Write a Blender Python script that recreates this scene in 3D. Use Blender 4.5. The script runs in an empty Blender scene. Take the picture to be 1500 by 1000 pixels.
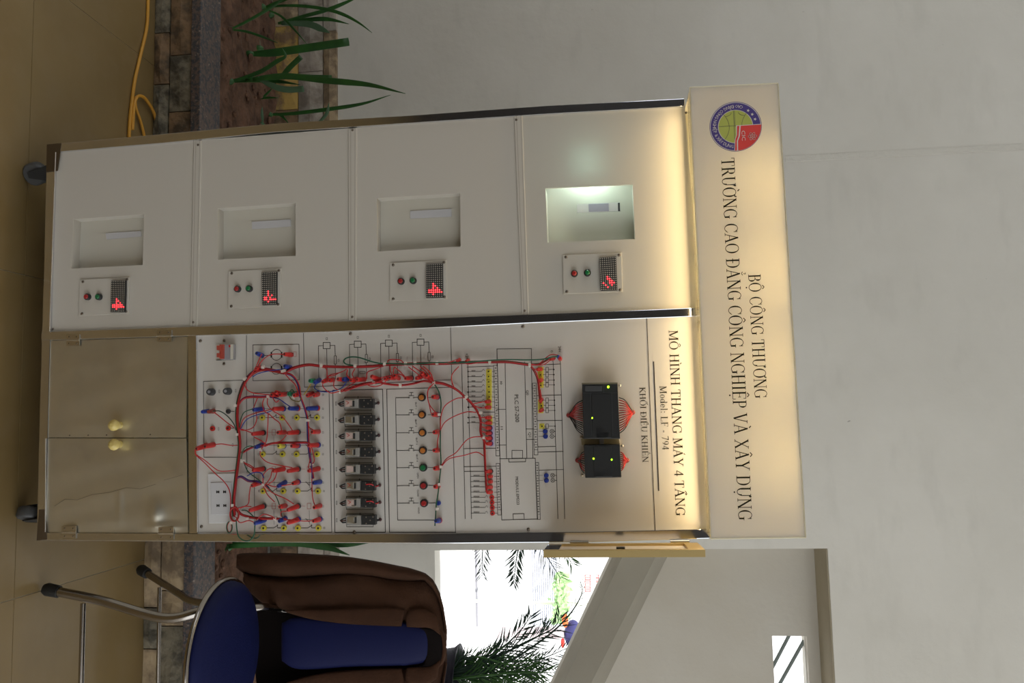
import bpy, math, random
from mathutils import Vector, Matrix
random.seed(7)
C = bpy.context.scene
COL = C.collection

# ------------------------------------------------------------------ camera
F = 1211.0                                   # focal length in pixels of the 1500 px side
CAM = Vector((0.614, -1.6, 1.264))
RU = Matrix(((0.9952231913775492, -0.09486348115828802, 0.02305903915641931),
             (0.09152342495163363, 0.9888126652595421, 0.11778359693710894),
             (-0.03397443199538195, -0.11511052499598717, 0.9927715270925831)))
right, fwd, up = RU.col[0].copy(), RU.col[1].copy(), RU.col[2].copy()
cd = bpy.data.cameras.new('camera'); cam = bpy.data.objects.new('camera', cd); COL.objects.link(cam)
cd.sensor_fit = 'HORIZONTAL'; cd.sensor_width = 36.0; cd.lens = 36.0 * F / 1500.0
cd.clip_start = 0.02; cd.clip_end = 200
m3 = Matrix((up, -right, -fwd)).transposed()  # the camera was held turned on its side
cam.matrix_world = Matrix.Translation(CAM) @ m3.to_4x4()
C.camera = cam

# ------------------------------------------------------------------ world, sun, lights, exposure
w = bpy.data.worlds.new('world'); C.world = w; w.use_nodes = True
bg = w.node_tree.nodes['Background']
bg.inputs[0].default_value = (0.93, 0.97, 1.0, 1); bg.inputs[1].default_value = 2.4
sd = bpy.data.lights.new('sun', 'SUN'); sd.energy = 6.0; sd.angle = 0.02; sd.color = (1, .97, .92)
sun = bpy.data.objects.new('sun', sd); COL.objects.link(sun)
sun.rotation_euler = (math.radians(32), math.radians(6), 0)     # shines down and away from the hall, on to the yard
C.view_settings.view_transform = 'Standard'; C.view_settings.look = 'None'
C.view_settings.gamma = 1.0; C.view_settings.use_curve_mapping = False
C.view_settings.exposure = 0.0
C.cycles.use_denoising = True
C.cycles.max_bounces = 8

# ------------------------------------------------------------------ helpers
def ray(x, y):
    return RU @ Vector(((y - 500) / F, 1, (x - 750) / F))
def at(x, y, Y=0.0):
    d = ray(x, y); return CAM + d * ((Y - CAM.y) / d.y)
def atz(x, y, Z=0.0):
    d = ray(x, y); return CAM + d * ((Z - CAM.z) / d.z)

class MB:
    def __init__(s): s.v = []; s.f = []; s.sm = []
    def add(s, vs, fs, smooth=False):
        n = len(s.v); s.v += [tuple(v) for v in vs]
        s.f += [tuple(i + n for i in f) for f in fs]; s.sm += [smooth] * len(fs); return s
    def box(s, a, b):
        (x0, y0, z0), (x1, y1, z1) = a, b
        s.add([(x0,y0,z0),(x1,y0,z0),(x1,y1,z0),(x0,y1,z0),(x0,y0,z1),(x1,y0,z1),(x1,y1,z1),(x0,y1,z1)],
              [(0,3,2,1),(4,5,6,7),(0,1,5,4),(1,2,6,5),(2,3,7,6),(3,0,4,7)]); return s
    def prism(s, pts, dv):
        """front polygon pts (3D) pushed by vector dv"""
        n = len(pts); dv = Vector(dv)
        vs = [Vector(p) for p in pts] + [Vector(p) + dv for p in pts]
        fs = [tuple(range(n)), tuple(range(2*n-1, n-1, -1))] + [(i, i+n, (i+1) % n + n, (i+1) % n) for i in range(n)]
        return s.add(vs, fs)
    def ring(s, o, i, dv):
        dv = Vector(dv); n = len(o)
        vs = [Vector(p) for p in o] + [Vector(p) for p in i]; vs += [v + dv for v in vs]
        fs = []
        for k in range(n):
            l = (k+1) % n
            fs += [(k, l, n+l, n+k), (2*n+k, 3*n+k, 3*n+l, 2*n+l), (k, 2*n+k, 2*n+l, l), (n+k, n+l, 3*n+l, 3*n+k)]
        return s.add(vs, fs)
    def flat(s, pts):
        return s.add(pts, [tuple(range(len(pts)))])
    def tube(s, path, r, n=6, cap=True, smooth=True):
        P = [Vector(p) for p in path]
        if len(P) < 2: return s
        R = r if isinstance(r, (list, tuple)) else [r] * len(P)
        vs = []; fs = []; ref = None
        for k, p in enumerate(P):
            t = (P[min(k+1, len(P)-1)] - P[max(k-1, 0)])
            t = t.normalized() if t.length > 1e-9 else Vector((0, 0, 1))
            if ref is None:
                ref = t.orthogonal().normalized()
            ref = (ref - t * ref.dot(t)); ref = ref.normalized() if ref.length > 1e-6 else t.orthogonal().normalized()
            b = t.cross(ref)
            for j in range(n):
                a = 2*math.pi*j/n
                vs.append(p + (ref*math.cos(a) + b*math.sin(a)) * R[k])
        for k in range(len(P)-1):
            for j in range(n):
                l = (j+1) % n
                fs.append((k*n+j, k*n+l, (k+1)*n+l, (k+1)*n+j))
        s.add(vs, fs, smooth)
        if cap:
            m = len(P)-1
            s.add(vs[:n], [tuple(range(n-1, -1, -1))]); s.add(vs[m*n:], [tuple(range(n))])
        return s
    def cyl(s, a, b, r, n=12, r2=None):
        return s.tube([a, b], [r, r if r2 is None else r2], n)
    def ball(s, c, r, sc=(1,1,1), nu=10, nv=6):
        c = Vector(c); vs = []; fs = []
        for i in range(nv+1):
            ph = math.pi*i/nv
            for j in range(nu):
                a = 2*math.pi*j/nu
                vs.append((c.x + r*sc[0]*math.sin(ph)*math.cos(a), c.y + r*sc[1]*math.sin(ph)*math.sin(a), c.z + r*sc[2]*math.cos(ph)))
        for i in range(nv):
            for j in range(nu):
                l = (j+1) % nu; fs.append((i*nu+j, (i+1)*nu+j, (i+1)*nu+l, i*nu+l))
        return s.add(vs, fs, True)
    def line(s, pts, wd=0.0012, Y=None):
        """flat printed line (in an xz plane) through 3D points"""
        for a, b in zip(pts[:-1], pts[1:]):
            a = Vector(a); b = Vector(b); d = (b - a)
            if d.length < 1e-9: continue
            d.normalize(); n = Vector((-d.z, 0, d.x)) * wd / 2; e = d * wd / 2
            s.flat([a - e - n, b + e - n, b + e + n, a - e + n])
        return s
    def build(s, name, mat, parent=None, bevel=0, smooth=None, sub=0):
        me = bpy.data.meshes.new(name); me.from_pydata(s.v, [], s.f); me.update()
        fl = s.sm if smooth is None else [smooth] * len(s.f)
        me.polygons.foreach_set('use_smooth', fl)
        if isinstance(mat, (list, tuple)):
            for q in mat: me.materials.append(q)
        else: me.materials.append(mat)
        o = bpy.data.objects.new(name, me); COL.objects.link(o)
        if parent is not None: attach(o, parent)
        if bevel:
            b = o.modifiers.new('bevel', 'BEVEL'); b.width = bevel; b.segments = 2; b.limit_method = 'ANGLE'
        if sub:
            b = o.modifiers.new('sub', 'SUBSURF'); b.levels = sub; b.render_levels = sub
        return o
def wm(o):
    m = o.matrix_basis.copy()
    if o.parent: m = wm(o.parent) @ o.matrix_parent_inverse @ m
    return m
def attach(o, parent):
    o.parent = parent; o.matrix_parent_inverse = wm(parent).inverted()
def tag(o, label=None, cat=None, group=None, kind=None):
    if label: o['label'] = label
    if cat: o['category'] = cat
    if group: o['group'] = group
    if kind: o['kind'] = kind
    return o
def thing(name, label, cat, loc, group=None):
    o = bpy.data.objects.new(name, None); COL.objects.link(o); o.location = loc; o.empty_display_size = .05
    return tag(o, label, cat, group)
def smooth_path(P, n=6):
    P = [Vector(p) for p in P]
    if len(P) < 3: return P
    Q = [P[0]*2 - P[1]] + P + [P[-1]*2 - P[-2]]; out = []
    for i in range(1, len(Q)-2):
        a, b, c, d = Q[i-1:i+3]
        for k in range(n):
            t = k/n
            out.append(.5*((2*b) + (c-a)*t + (2*a-5*b+4*c-d)*t*t + (3*b-a-3*c+d)*t*t*t))
    out.append(P[-1]); return out

# ------------------------------------------------------------------ materials
MATS = {}
def mat(name, col, rough=.5, metal=0, bump=0, bscale=40, mix=None, mscale=5, mdet=4, emit=None, estr=0,
        trans=0, coat=0, stretch=None, spec=.5, lo=.35, hi=.65, alpha=1):
    m = bpy.data.materials.new(name); m.use_nodes = True; MATS[name] = m
    nt = m.node_tree; N = nt.nodes; L = nt.links; b = N['Principled BSDF']
    b.inputs['Base Color'].default_value = (*col, 1); b.inputs['Roughness'].default_value = rough
    b.inputs['Metallic'].default_value = metal; b.inputs['Specular IOR Level'].default_value = spec
    b.inputs['Coat Weight'].default_value = coat; b.inputs['Alpha'].default_value = alpha
    if trans: b.inputs['Transmission Weight'].default_value = trans; b.inputs['IOR'].default_value = 1.2
    if emit: b.inputs['Emission Color'].default_value = (*emit, 1); b.inputs['Emission Strength'].default_value = estr
    tc = N.new('ShaderNodeTexCoord'); vec = tc.outputs['Object']
    if stretch:
        mp = N.new('ShaderNodeMapping'); mp.inputs['Scale'].default_value = stretch
        L.new(vec, mp.inputs[0]); vec = mp.outputs[0]
    if mix:
        nz = N.new('ShaderNodeTexNoise'); nz.inputs['Scale'].default_value = mscale; nz.inputs['Detail'].default_value = mdet
        nz.inputs['Roughness'].default_value = .6
        cr = N.new('ShaderNodeValToRGB'); cr.color_ramp.elements[0].position = lo; cr.color_ramp.elements[1].position = hi
        cr.color_ramp.elements[0].color = (*col, 1); cr.color_ramp.elements[1].color = (*mix, 1)
        L.new(vec, nz.inputs['Vector']); L.new(nz.outputs['Fac'], cr.inputs[0]); L.new(cr.outputs[0], b.inputs['Base Color'])
    if bump:
        n2 = N.new('ShaderNodeTexNoise'); n2.inputs['Scale'].default_value = bscale; n2.inputs['Detail'].default_value = 5
        bp = N.new('ShaderNodeBump'); bp.inputs['Strength'].default_value = bump; bp.inputs['Distance'].default_value = .01
        L.new(vec, n2.inputs['Vector']); L.new(n2.outputs['Fac'], bp.inputs['Height']); L.new(bp.outputs[0], b.inputs['Normal'])
    return m
def layer(m, col, scale, lo, hi, stretch=(1,1,1), amount=1.0, detail=6):
    """one more mottled colour layer over the base colour"""
    nt = m.node_tree; N = nt.nodes; L = nt.links; b = N['Principled BSDF']; inp = b.inputs['Base Color']
    tc = N.new('ShaderNodeTexCoord'); mp = N.new('ShaderNodeMapping'); mp.inputs['Scale'].default_value = stretch
    nz = N.new('ShaderNodeTexNoise'); nz.inputs['Scale'].default_value = scale; nz.inputs['Detail'].default_value = detail
    mr = N.new('ShaderNodeMapRange'); mr.inputs[1].default_value = lo; mr.inputs[2].default_value = hi; mr.inputs[4].default_value = amount
    mx = N.new('ShaderNodeMix'); mx.data_type = 'RGBA'
    L.new(tc.outputs['Object'], mp.inputs[0]); L.new(mp.outputs[0], nz.inputs['Vector']); L.new(nz.outputs['Fac'], mr.inputs[0])
    L.new(mr.outputs[0], mx.inputs[0])
    if inp.is_linked: L.new(inp.links[0].from_socket, mx.inputs[6])
    else: mx.inputs[6].default_value = inp.default_value
    mx.inputs[7].default_value = (*col, 1)
    L.new(mx.outputs[2], inp); return m

plaster = mat('plaster', (.60,.575,.515), .85, bump=.15, bscale=30, mix=(.66,.635,.575), mscale=2.2)
layer(plaster, (.46,.44,.39), 5, .56, .85, (1,1,3), .35)
layer(plaster, (.16,.15,.13), 30, .755, .80, (2.2,1,1), .6, 3)
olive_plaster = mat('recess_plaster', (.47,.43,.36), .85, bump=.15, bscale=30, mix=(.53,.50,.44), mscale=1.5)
floor_m = mat('glazed_ochre_tile', (.205,.138,.055), .40, bump=.03, bscale=25, mix=(.25,.172,.072), mscale=3.5)
layer(floor_m, (.24,.17,.085), 14, .48, .72, (1,1,1), .55)
grout = mat('pale_grout', (.45,.41,.33), .9)
ceil_m = mat('ceiling_paint', (.62,.60,.57), .9)
steel = mat('stainless_steel', (.72,.73,.76), .13, 1, bump=.05, bscale=3)
sheet = mat('stainless_sheet', (.63,.61,.53), .36, .9, bump=.10, bscale=5, mix=(.72,.68,.56), mscale=6)
layer(sheet, (.42,.38,.30), 7, .56, .74, (1,1,1), .45)
gold = mat('gold_anodised_frame', (.62,.46,.20), .38, .7)
weld = mat('heat_stained_steel', (.20,.17,.14), .4, 1)
hinge_m = mat('hinge_steel', (.62,.58,.50), .3, 1)
acr = mat('white_acrylic', (.56,.525,.465), .28, bump=.0, spec=.35)
white_in = mat('inner_white_board', (.60,.575,.50), .5)
panel_m = mat('printed_panel', (.62,.59,.545), .32, spec=.35)
clear = mat('clear_acrylic', (.80,.79,.76), .12, spec=.4)
tape = mat('clear_tape', (.60,.60,.62), .25)
ink = mat('black_ink', (.030,.025,.015), .8, spec=0)
thin_ink = mat('thin_ink', (.05,.045,.04), .8, spec=0)
red_ink = mat('red_ink', (.45,.08,.06), .6)
black_pl = mat('black_plastic', (.018,.019,.020), .45)
dark_pl = mat('dark_grey_plastic', (.05,.052,.055), .5)
grey_pl = mat('grey_plastic', (.30,.30,.32), .45)
red_pl = mat('red_plastic', (.50,.022,.018), .4)
red_wire = mat('red_wire', (.48,.020,.022), .45)
blue_pl = mat('blue_plastic', (.012,.035,.26), .4)
purple_wire = mat('purple_wire', (.075,.03,.16), .45)
green_wire = mat('green_wire', (.012,.09,.045), .45)
green_pl = mat('green_plastic', (.01,.20,.09), .4)
yellow_pl = mat('yellow_plastic', (.62,.55,.06), .4)
yellow_print = mat('yellow_print', (.78,.70,.10), .6)
violet_print = mat('violet_print', (.52,.45,.60), .6)
tie_m = mat('white_nylon_tie', (.72,.66,.60), .5)
orange_pl = mat('orange_cap', (.50,.17,.03), .35)
redcap = mat('red_cap', (.35,.02,.02), .3)
greencap = mat('green_cap', (.01,.16,.05), .3)
led_g = mat('green_led', (.1,.6,.0), .4, emit=(.45,1,.02), estr=4)
led_r = mat('lit_red_dots', (.8,.03,.03), .4, emit=(1,.05,.06), estr=3.0)
led_off = mat('unlit_dots', (.42,.39,.34), .5)
clearcase = mat('clear_relay_case', (.30,.29,.27), .15, spec=.5)
silver = mat('relay_coil_metal', (.7,.7,.66), .3, 1)
wood_knob = mat('yellow_knob', (.72,.58,.20), .35, mix=(.60,.46,.14), mscale=60)
rubber = mat('black_rubber', (.012,.012,.012), .6)
wheel_m = mat('caster_wheel', (.06,.06,.06), .5)
chrome = mat('chrome', (.34,.31,.28), .20, 1)
blue_vinyl = mat('blue_vinyl', (.005,.008,.055), .6, bump=.08, bscale=250, spec=.18)
coat_m = mat('brown_wool', (.046,.022,.013), .95, bump=.25, bscale=220, spec=.12, mix=(.058,.027,.015), mscale=12)
lining = mat('dark_lining', (.010,.008,.008), .9, spec=.03)
granite = mat('granite', (.14,.10,.085), .45, mix=(.05,.055,.065), mscale=90, lo=.45, hi=.56)
layer(granite, (.32,.26,.22), 130, .62, .70, (1,1,1), .8)
stone_a = mat('brown_stone', (.24,.15,.08), .8, bump=1, bscale=26, mix=(.09,.065,.04), mscale=18, lo=.42, hi=.6)
stone_b = mat('grey_stone', (.23,.20,.14), .8, bump=1, bscale=30, mix=(.08,.07,.05), mscale=22, lo=.42, hi=.6)
stone_c = mat('tan_stone', (.44,.33,.20), .8, bump=.8, bscale=20, mix=(.22,.16,.10), mscale=16, lo=.42, hi=.58)
stone_d = mat('pale_stone', (.44,.39,.33), .8, bump=.8, bscale=20, mix=(.25,.21,.17), mscale=13, lo=.42, hi=.6)
stone_e = mat('ochre_stone', (.50,.33,.09), .8, bump=.8, bscale=20, mix=(.25,.16,.09), mscale=20, lo=.42, hi=.58)
soil_m = mat('red_brown_soil', (.165,.085,.05), .95, bump=1.0, bscale=45, mix=(.07,.035,.02), mscale=26)
leaf_m = mat('dark_green_leaf', (.020,.085,.018), .42, mix=(.03,.125,.02), mscale=18)
leaf_p = mat('pale_leaf_underside', (.085,.16,.085), .55)
dry = mat('dry_leaf', (.22,.19,.13), .7)
palm_m = mat('palm_leaf', (.010,.022,.014), .6, spec=.15)
palm_g = mat('palm_leaf_green', (.020,.055,.012), .6, spec=.15)
cord_m = mat('yellow_cord', (.62,.30,.03), .5)
yard_m = mat('pale_concrete', (.75,.75,.75), .8)
bldg_m = mat('white_paint', (.85,.85,.87), .8)
louvre_m = mat('pale_shutter', (.70,.72,.80), .7)
bright = mat('outdoor_daylight_pane', (.80,.82,.90), .3)
bar_m = mat('grey_green_bar', (.16,.19,.18), .5)
pot_m = mat('dark_glazed_pot', (.006,.005,.008), .6, spec=.06)

# translucent acrylic for the lamp box and the elevator panel that glow from lamps inside them
def translucent(name, col, tcol, fac, rough=.3):
    m = bpy.data.materials.new(name); m.use_nodes = True; nt = m.node_tree; N = nt.nodes; L = nt.links
    b = N['Principled BSDF']; b.inputs['Base Color'].default_value = (*col, 1); b.inputs['Roughness'].default_value = rough
    t = N.new('ShaderNodeBsdfTranslucent'); t.inputs[0].default_value = (*tcol, 1)
    mx = N.new('ShaderNodeMixShader'); mx.inputs[0].default_value = fac
    L.new(b.outputs[0], mx.inputs[1]); L.new(t.outputs[0], mx.inputs[2]); L.new(mx.outputs[0], N['Material Output'].inputs[0]); return m
box_face = translucent('milky_lamp_box_acrylic', (.72,.69,.64), (.9,.85,.75), .30)
acr_t = translucent('milky_panel_acrylic', (.60,.565,.50), (.8,.9,.85), .12)
acr_edge = translucent('acrylic_edge', (.80,.74,.58), (1,.97,.85), .65, .15)

# ================================================================== SETTING
floor = MB().box((-4.5, -7, -.25), (4.5, 1.14, -.0015)).build('floor', grout); tag(floor, kind='structure')
T = .692
for i in range(-5, 6):
    for j in range(-9, 2):
        x0 = .273 + i*T; y0 = .053 + (j-1)*T
        if x0 < -4.5 or x0 + T > 4.5 or y0 + T > 1.14: continue
        if y0 < -3.5 and abs(i) > 3: continue
        MB().box((x0+.001, y0+.001, -.012), (x0+T-.001, y0+T-.001, 0)).build('tile', floor_m, floor)
for i in range(-5, 6):          # cut row that runs in under the planter
    x0 = .273 + i*T
    if x0 < -4.5 or x0 + T > 4.5: continue
    MB().box((x0+.001, .746, -.012), (x0+T-.001, 1.13, 0)).build('tile', floor_m, floor)

WY = 1.135; RY = 1.30; XO = 1.036; ZT = 1.925; ZS = .672
wb = MB().box((-4.5, WY, -.25), (XO, WY+.25, 3.3)); wb.box((XO, WY, ZT), (4.5, WY+.25, 3.3)); wb.box((XO, WY, -.25), (4.5, WY+.09, ZS))
wall_back = wb.build('wall_back', plaster); tag(wall_back, kind='structure')
# wall inside the recess, above the slanting beam, with a slot to the daylight
pA = at(893, 816.7, RY); pB = at(808, 1000, RY)
sl = (pB.z - pA.z) / (pB.x - pA.x)
def zl(x): return max(pA.z + sl * (x - pA.x), ZS) + .02
s0 = at(1131, 931, RY); s1 = at(1182, 931, RY); sx0, sz0, sz1 = s0.x, s0.z, s1.z; sx1 = sx0 + .5
rw = MB()
for (xa, xb, fa, fb) in ((XO-.0, sx0, zl, lambda x: ZT+.01), (sx0, sx1, zl, lambda x: sz0), (sx0, sx1, lambda x: sz1, lambda x: ZT+.01)):
    rw.prism([(xa, RY, fa(xa)), (xb, RY, fa(xb)), (xb, RY, fb(xb)), (xa, RY, fb(xa))], (0, .085, 0))
xk = pA.x + (ZS - pA.z) / sl
rw.prism([(sx1, RY, zl(sx1)), (xk, RY, zl(xk)), (4.4, RY, ZS), (4.4, RY, ZT+.01), (sx1, RY, ZT+.01)], (0, .085, 0))
tag(rw.build('wall_recess', olive_plaster), kind='structure')
# slanting beam (edge of the stair) : lower bevel, face, upper bevel
def ext(p, q, Y, a=-.25, b=1.9):
    A = at(*p, Y); B = at(*q, Y); return A + (B-A)*a, A + (B-A)*b
l0, l1 = ext((896, 816.7), (810, 1000), 1.29); a0, a1 = ext((911, 816), (826, 1000), 1.22)
b0, b1 = ext((960, 816), (866, 1000), 1.22); u0, u1 = ext((977.5, 815), (886, 1000), 1.285)
e0 = Vector((l0.x, 1.42, l0.z)); e1 = Vector((l1.x, 1.42, l1.z)); g0 = Vector((u0.x, 1.42, u0.z)); g1 = Vector((u1.x, 1.42, u1.z))
bm = MB(); bm.add([l0, a0, b0, u0, g0, e0, l1, a1, b1, u1, g1, e1],
    [(0,6,7,1), (1,7,8,2), (2,8,9,3), (3,9,10,4), (4,10,11,5), (5,11,6,0), (0,1,2,3,4,5), (11,10,9,8,7,6)])
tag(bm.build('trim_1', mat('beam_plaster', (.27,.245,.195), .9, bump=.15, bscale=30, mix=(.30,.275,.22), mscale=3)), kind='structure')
ceiling = MB().box((-4.5, -7, 3.3), (4.5, 1.5, 3.45)).build('ceiling', ceil_m); tag(ceiling, kind='structure')
tag(MB().box((-3.6, -3.6, -.01), (2.2, -3.5, 2.5)).build('wall_front', mat('dark_partition', (.035,.030,.028), .6)), kind='structure')  # added unseen partition, darkens the steel reflections and the floor
tag(MB().box((XO+.002, WY+.004, ZT-.004), (4.5, RY, ZT)).build('trim_2', mat('stained_soffit_plaster', (.30,.26,.18), .9, mix=(.36,.31,.22), mscale=4)), kind='structure')  # soffit's recess shade painted into its olive colour, with some brown stain
tag(MB().box((-3.7, -3.6, -.01), (-3.6, 1.13, 1.5)).build('wall_left', mat('low_side_wall', (.20,.18,.15), .8)), kind='structure')  # added unseen low wall, cuts side light to the lower areas
p = at(1150, 233, WY); q = at(1500, 217, WY)
tag(MB().prism([(p.x-.011, WY-.0015, p.z), (p.x+.011, WY-.0015, p.z), (q.x+.011, WY-.0015, 3.29), (q.x-.011, WY-.0015, 3.29)], (0, .003, 0)).build('trim_3', mat('seam_plaster', (.595,.57,.51), .9, bump=.4, bscale=60), bevel=.001), kind='structure')
# slot window with two slanting bars
wn = MB().ring([(sx0-.004, RY+.03, sz0-.004), (sx1, RY+.03, sz0-.004), (sx1, RY+.03, sz1+.004), (sx0-.004, RY+.03, sz1+.004)],
               [(sx0+.002, RY+.03, sz0+.002), (sx1-.01, RY+.03, sz0+.002), (sx1-.01, RY+.03, sz1-.002), (sx0+.002, RY+.03, sz1-.002)], (0, .03, 0))
window = wn.build('window_1', plaster); tag(window, kind='structure')
for (p, q) in (((1130, 980), (1156, 930)), ((1140, 1005), (1182, 930)), ((1160, 1040), (1205, 960))):
    A = at(*p, RY+.05); B = at(*q, RY+.05); k0 = (sz0 - A.z)/(B.z - A.z)
    A2 = A + (B-A)*max(k0, -.6); k1 = (sz1 - A.z)/(B.z - A.z); B2 = A + (B-A)*min(k1, 1.0)
    MB().tube([A2, B2], .006, 6).build('bar', bar_m, window)

# ================================================================== YARD OUTSIDE
yard = MB().box((1.04, 1.23, -.35), (12, 1.386, -.10)).box((-3, 1.386, -.35), (12, 14, -.10)).build('ground', yard_m); tag(yard, kind='structure')
BY = 6.6
bld = thing('street_building', 'sunlit white building with shutters across the yard', 'building', (4, BY, -.1))
MB().box((-2, BY, -.1), (12, BY+2, 5)).build('wall', bldg_m, bld)
MB().box((-2, BY-.06, -.1), (12, BY-.001, -.085)).build('kerb', mat('grey_kerb', (.2,.2,.22), .8), bld)
for k in range(13):
    x = 778 + k*3.1; A = at(x, 800, BY); B = at(x, 915, BY)
    MB().box((A.x-.1, BY-.02, A.z-.004), (B.x, BY-.001, A.z+.006)).build('shutter_slat', louvre_m, bld)
p = at(878, 838, BY); q = at(852, 872, BY)
sign = thing('shop_sign', 'small signboard with red lettering on the white building', 'sign', (p.x, BY, q.z))
MB().box((p.x-.05, BY-.03, q.z-.06), (q.x+.1, BY-.002, p.z+.06)).build('board', mat('sign_white', (.85,.84,.84), .6), sign)
sred = mat('sign_red', (.75,.12,.12), .6)
for row, (xa, xb) in enumerate(((873, 877), (857, 865))):
    mm = MB()
    for k in range(5 if row == 0 else 3):
        y = 842 + k*(5.2 if row == 0 else 8.6); A = at(xa, y, BY-.032); B = at(xb, y+(3.6 if row == 0 else 6.4), BY-.032)
        if row == 0: mm.line([(A.x, A.y, A.z), (A.x, A.y, B.z), (B.x, A.y, B.z), (B.x, A.y, A.z)], .008)
        else:
            mm.line([(A.x, A.y, A.z), (A.x, A.y, B.z), (B.x, A.y, B.z), (B.x, A.y, A.z), (A.x, A.y, A.z)], .008)
            mm.line([((A.x+B.x)/2, A.y, A.z+.01), ((A.x+B.x)/2, A.y, B.z-.01)], .008)
    mm.build('lettering', sred, sign)
# white boundary block and the bundle on it
bl = thing('boundary_wall', 'low white boundary wall standing in the sunny yard', 'wall', (3.2, 5.2, -.1))
A = at(700, 932, 5.2); B = at(826, 932, 5.2)
MB().box((A.x, 5.2, -.1), (A.x+3, 5.35, B.z)).build('wall', bldg_m, bl, bevel=.02)
MB().box((A.x-.035, 5.17, -.1), (A.x, 5.38, B.z+.0)).build('end_post', mat('pinkish_post', (.62,.52,.54), .8), bl)
sc = thing('cloth_bundle', 'dark blue and orange cloth bundle on top of the boundary wall', 'bundle', (A.x+.1, 5.25, B.z))
Q = at(836, 925, 5.25)
MB().ball((Q.x+.02, 5.25, Q.z+.02), .13, (.9,.7,.55), 14, 8).build('blue_cloth', mat('navy_cloth', (.03,.03,.12), .8), sc)
MB().ball((Q.x-.10, 5.2, Q.z-.04), .038, (1.5,.7,.7), 12, 8).build('orange_cloth', mat('orange_cloth', (.55,.12,.03), .8), sc)
MB().ball((Q.x+.06, 5.14, Q.z-.06), .026, (1.5,.6,.6), 12, 8).build('red_cloth', mat('bright_red_cloth', (.6,.03,.02), .8), sc)
# street shrub
sh = thing('climbing_shrub', 'pale green climbing shrub on the building corner', 'shrub', (2.6, 6.3, -.1))
mb = MB(); 
for k in range(420):
    x = random.gauss(822, 5); y = random.uniform(840, 912)
    c = at(x, y, 6.2 + random.uniform(-.1, .1)); a = random.uniform(0, 6.28); s_ = random.uniform(.015, .04)
    u_ = Vector((math.cos(a), random.uniform(-.4,.4), math.sin(a)))*s_; v_ = Vector((-math.sin(a), random.uniform(-.4,.4), math.cos(a)))*s_*.5
    mb.flat([c-u_, c+v_, c+u_, c-v_])
lv = mb.build('foliage', mat('sunlit_green', (.35,.55,.25), .7), sh); tag(lv, kind='stuff')
gz = at(822, 880, 6.25)
MB().tube([(gz.x, 6.25, -.1), (gz.x+.03, 6.25, 1.0), (gz.x-.02, 6.25, gz.z+.3)], .015, 6).build('stem', mat('shrub_stem', (.6,.62,.5), .8), sh)

# palms
def frond(root, pts, Y, L, n, wd=.010, dens=1.0, m=None, Y2=None, droop=0.0, side=(1, -1)):
    Y2 = Y if Y2 is None else Y2
    K = len(pts); P = smooth_path([at(p[0], p[1], Y + (Y2-Y)*i/(K-1)) for i, p in enumerate(pts)], 8)
    f = MB().tube(P, [.006*(1-.8*i/len(P)) for i in range(len(P))], 5).build('rachis', m or palm_m, root)
    mb = MB(); tot = len(P)-1; wd *= .48; n = int(n*.8)
    for k in range(n):
        t = .12 + .88*k/n; i = min(int(t*tot), tot-1); p = P[i].lerp(P[i+1], t*tot-i); d = (P[i+1]-P[i]).normalized()
        s = Vector((d.z, 0, -d.x))
        for sg in side:
            ll = L*(.45+.55*math.sin(math.pi*min(1, .25+t*.75)))*random.uniform(.65, 1.2)
            v = (d*random.uniform(.75, 1.1) + s*sg*random.uniform(.45, .8) + Vector((0, random.uniform(-.35, .35), -droop))).normalized()
            q = p + v*ll + Vector((0, 0, -droop*ll*.4)); mid = p + v*ll*.45
            nn = v.cross(Vector((0, 1, 0))).normalized()*wd*.5 + Vector((0, wd*.15, 0))
            mb.add([p, mid+nn, q, mid-nn, mid+Vector((0, wd*.25, 0))], [(0,1,4), (1,2,4), (2,3,4), (3,0,4)])
    g = mb.build('leaflets', m or palm_m, f); tag(g, kind='stuff')
# hanging fronds of a palm that stands left of the opening
pb = at(760, 700, 2.1)
palm1 = thing('tall_palm', 'tall palm whose frond tips hang into the top of the opening', 'palm', (pb.x, 2.1, -.1))
MB().tube([(pb.x, 2.1, -.1), (pb.x-.02, 2.12, .9), (pb.x, 2.1, pb.z+.1)], [.06, .05, .045], 10).build('trunk', mat('palm_trunk', (.16,.12,.08), .9, bump=.6), palm1)
frond(palm1, [(760,700), (722,760), (708,800), (706,845)], 2.1, .10, 40, .009)
frond(palm1, [(762,700), (770,760), (758,810), (752,856)], 2.1, .09, 44, .016)
frond(palm1, [(764,700), (780,770), (800,812), (822,848)], 2.1, .11, 24, .008)
frond(palm1, [(766,700), (800,770), (825,806), (840,828)], 2.1, .10, 18, .012, m=palm_g)
# potted palm on the right of the opening
pc = at(672, 985, 1.75)
pot = thing('potted_palm', 'bushy palm in a dark glazed pot behind the jacket', 'palm', (pc.x+.06, 1.75, -.1))
cx_, cz_ = pc.x+.04, pc.z
def lathe(c, prof, n=28):
    mb = MB(); vs = []; fs = []
    for (r, z) in prof:
        for j in range(n):
            a = 2*math.pi*j/n; vs.append((c[0]+r*math.cos(a), c[1]+r*math.sin(a), z))
    for i in range(len(prof)-1):
        for j in range(n):
            l = (j+1) % n; fs.append((i*n+j, i*n+l, (i+1)*n+l, (i+1)*n+j))
    mb.add(vs, fs, True); return mb
lathe((cx_, 1.75), [(.0,-.1), (.10,-.1), (.14,.2), (.16,.5), (.13,cz_-.05), (.135,cz_-.02), (.15,cz_), (.13,cz_), (.115,cz_-.04), (0,cz_-.05)]).build('pot', pot_m, pot)
base = (655, 990)
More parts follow.
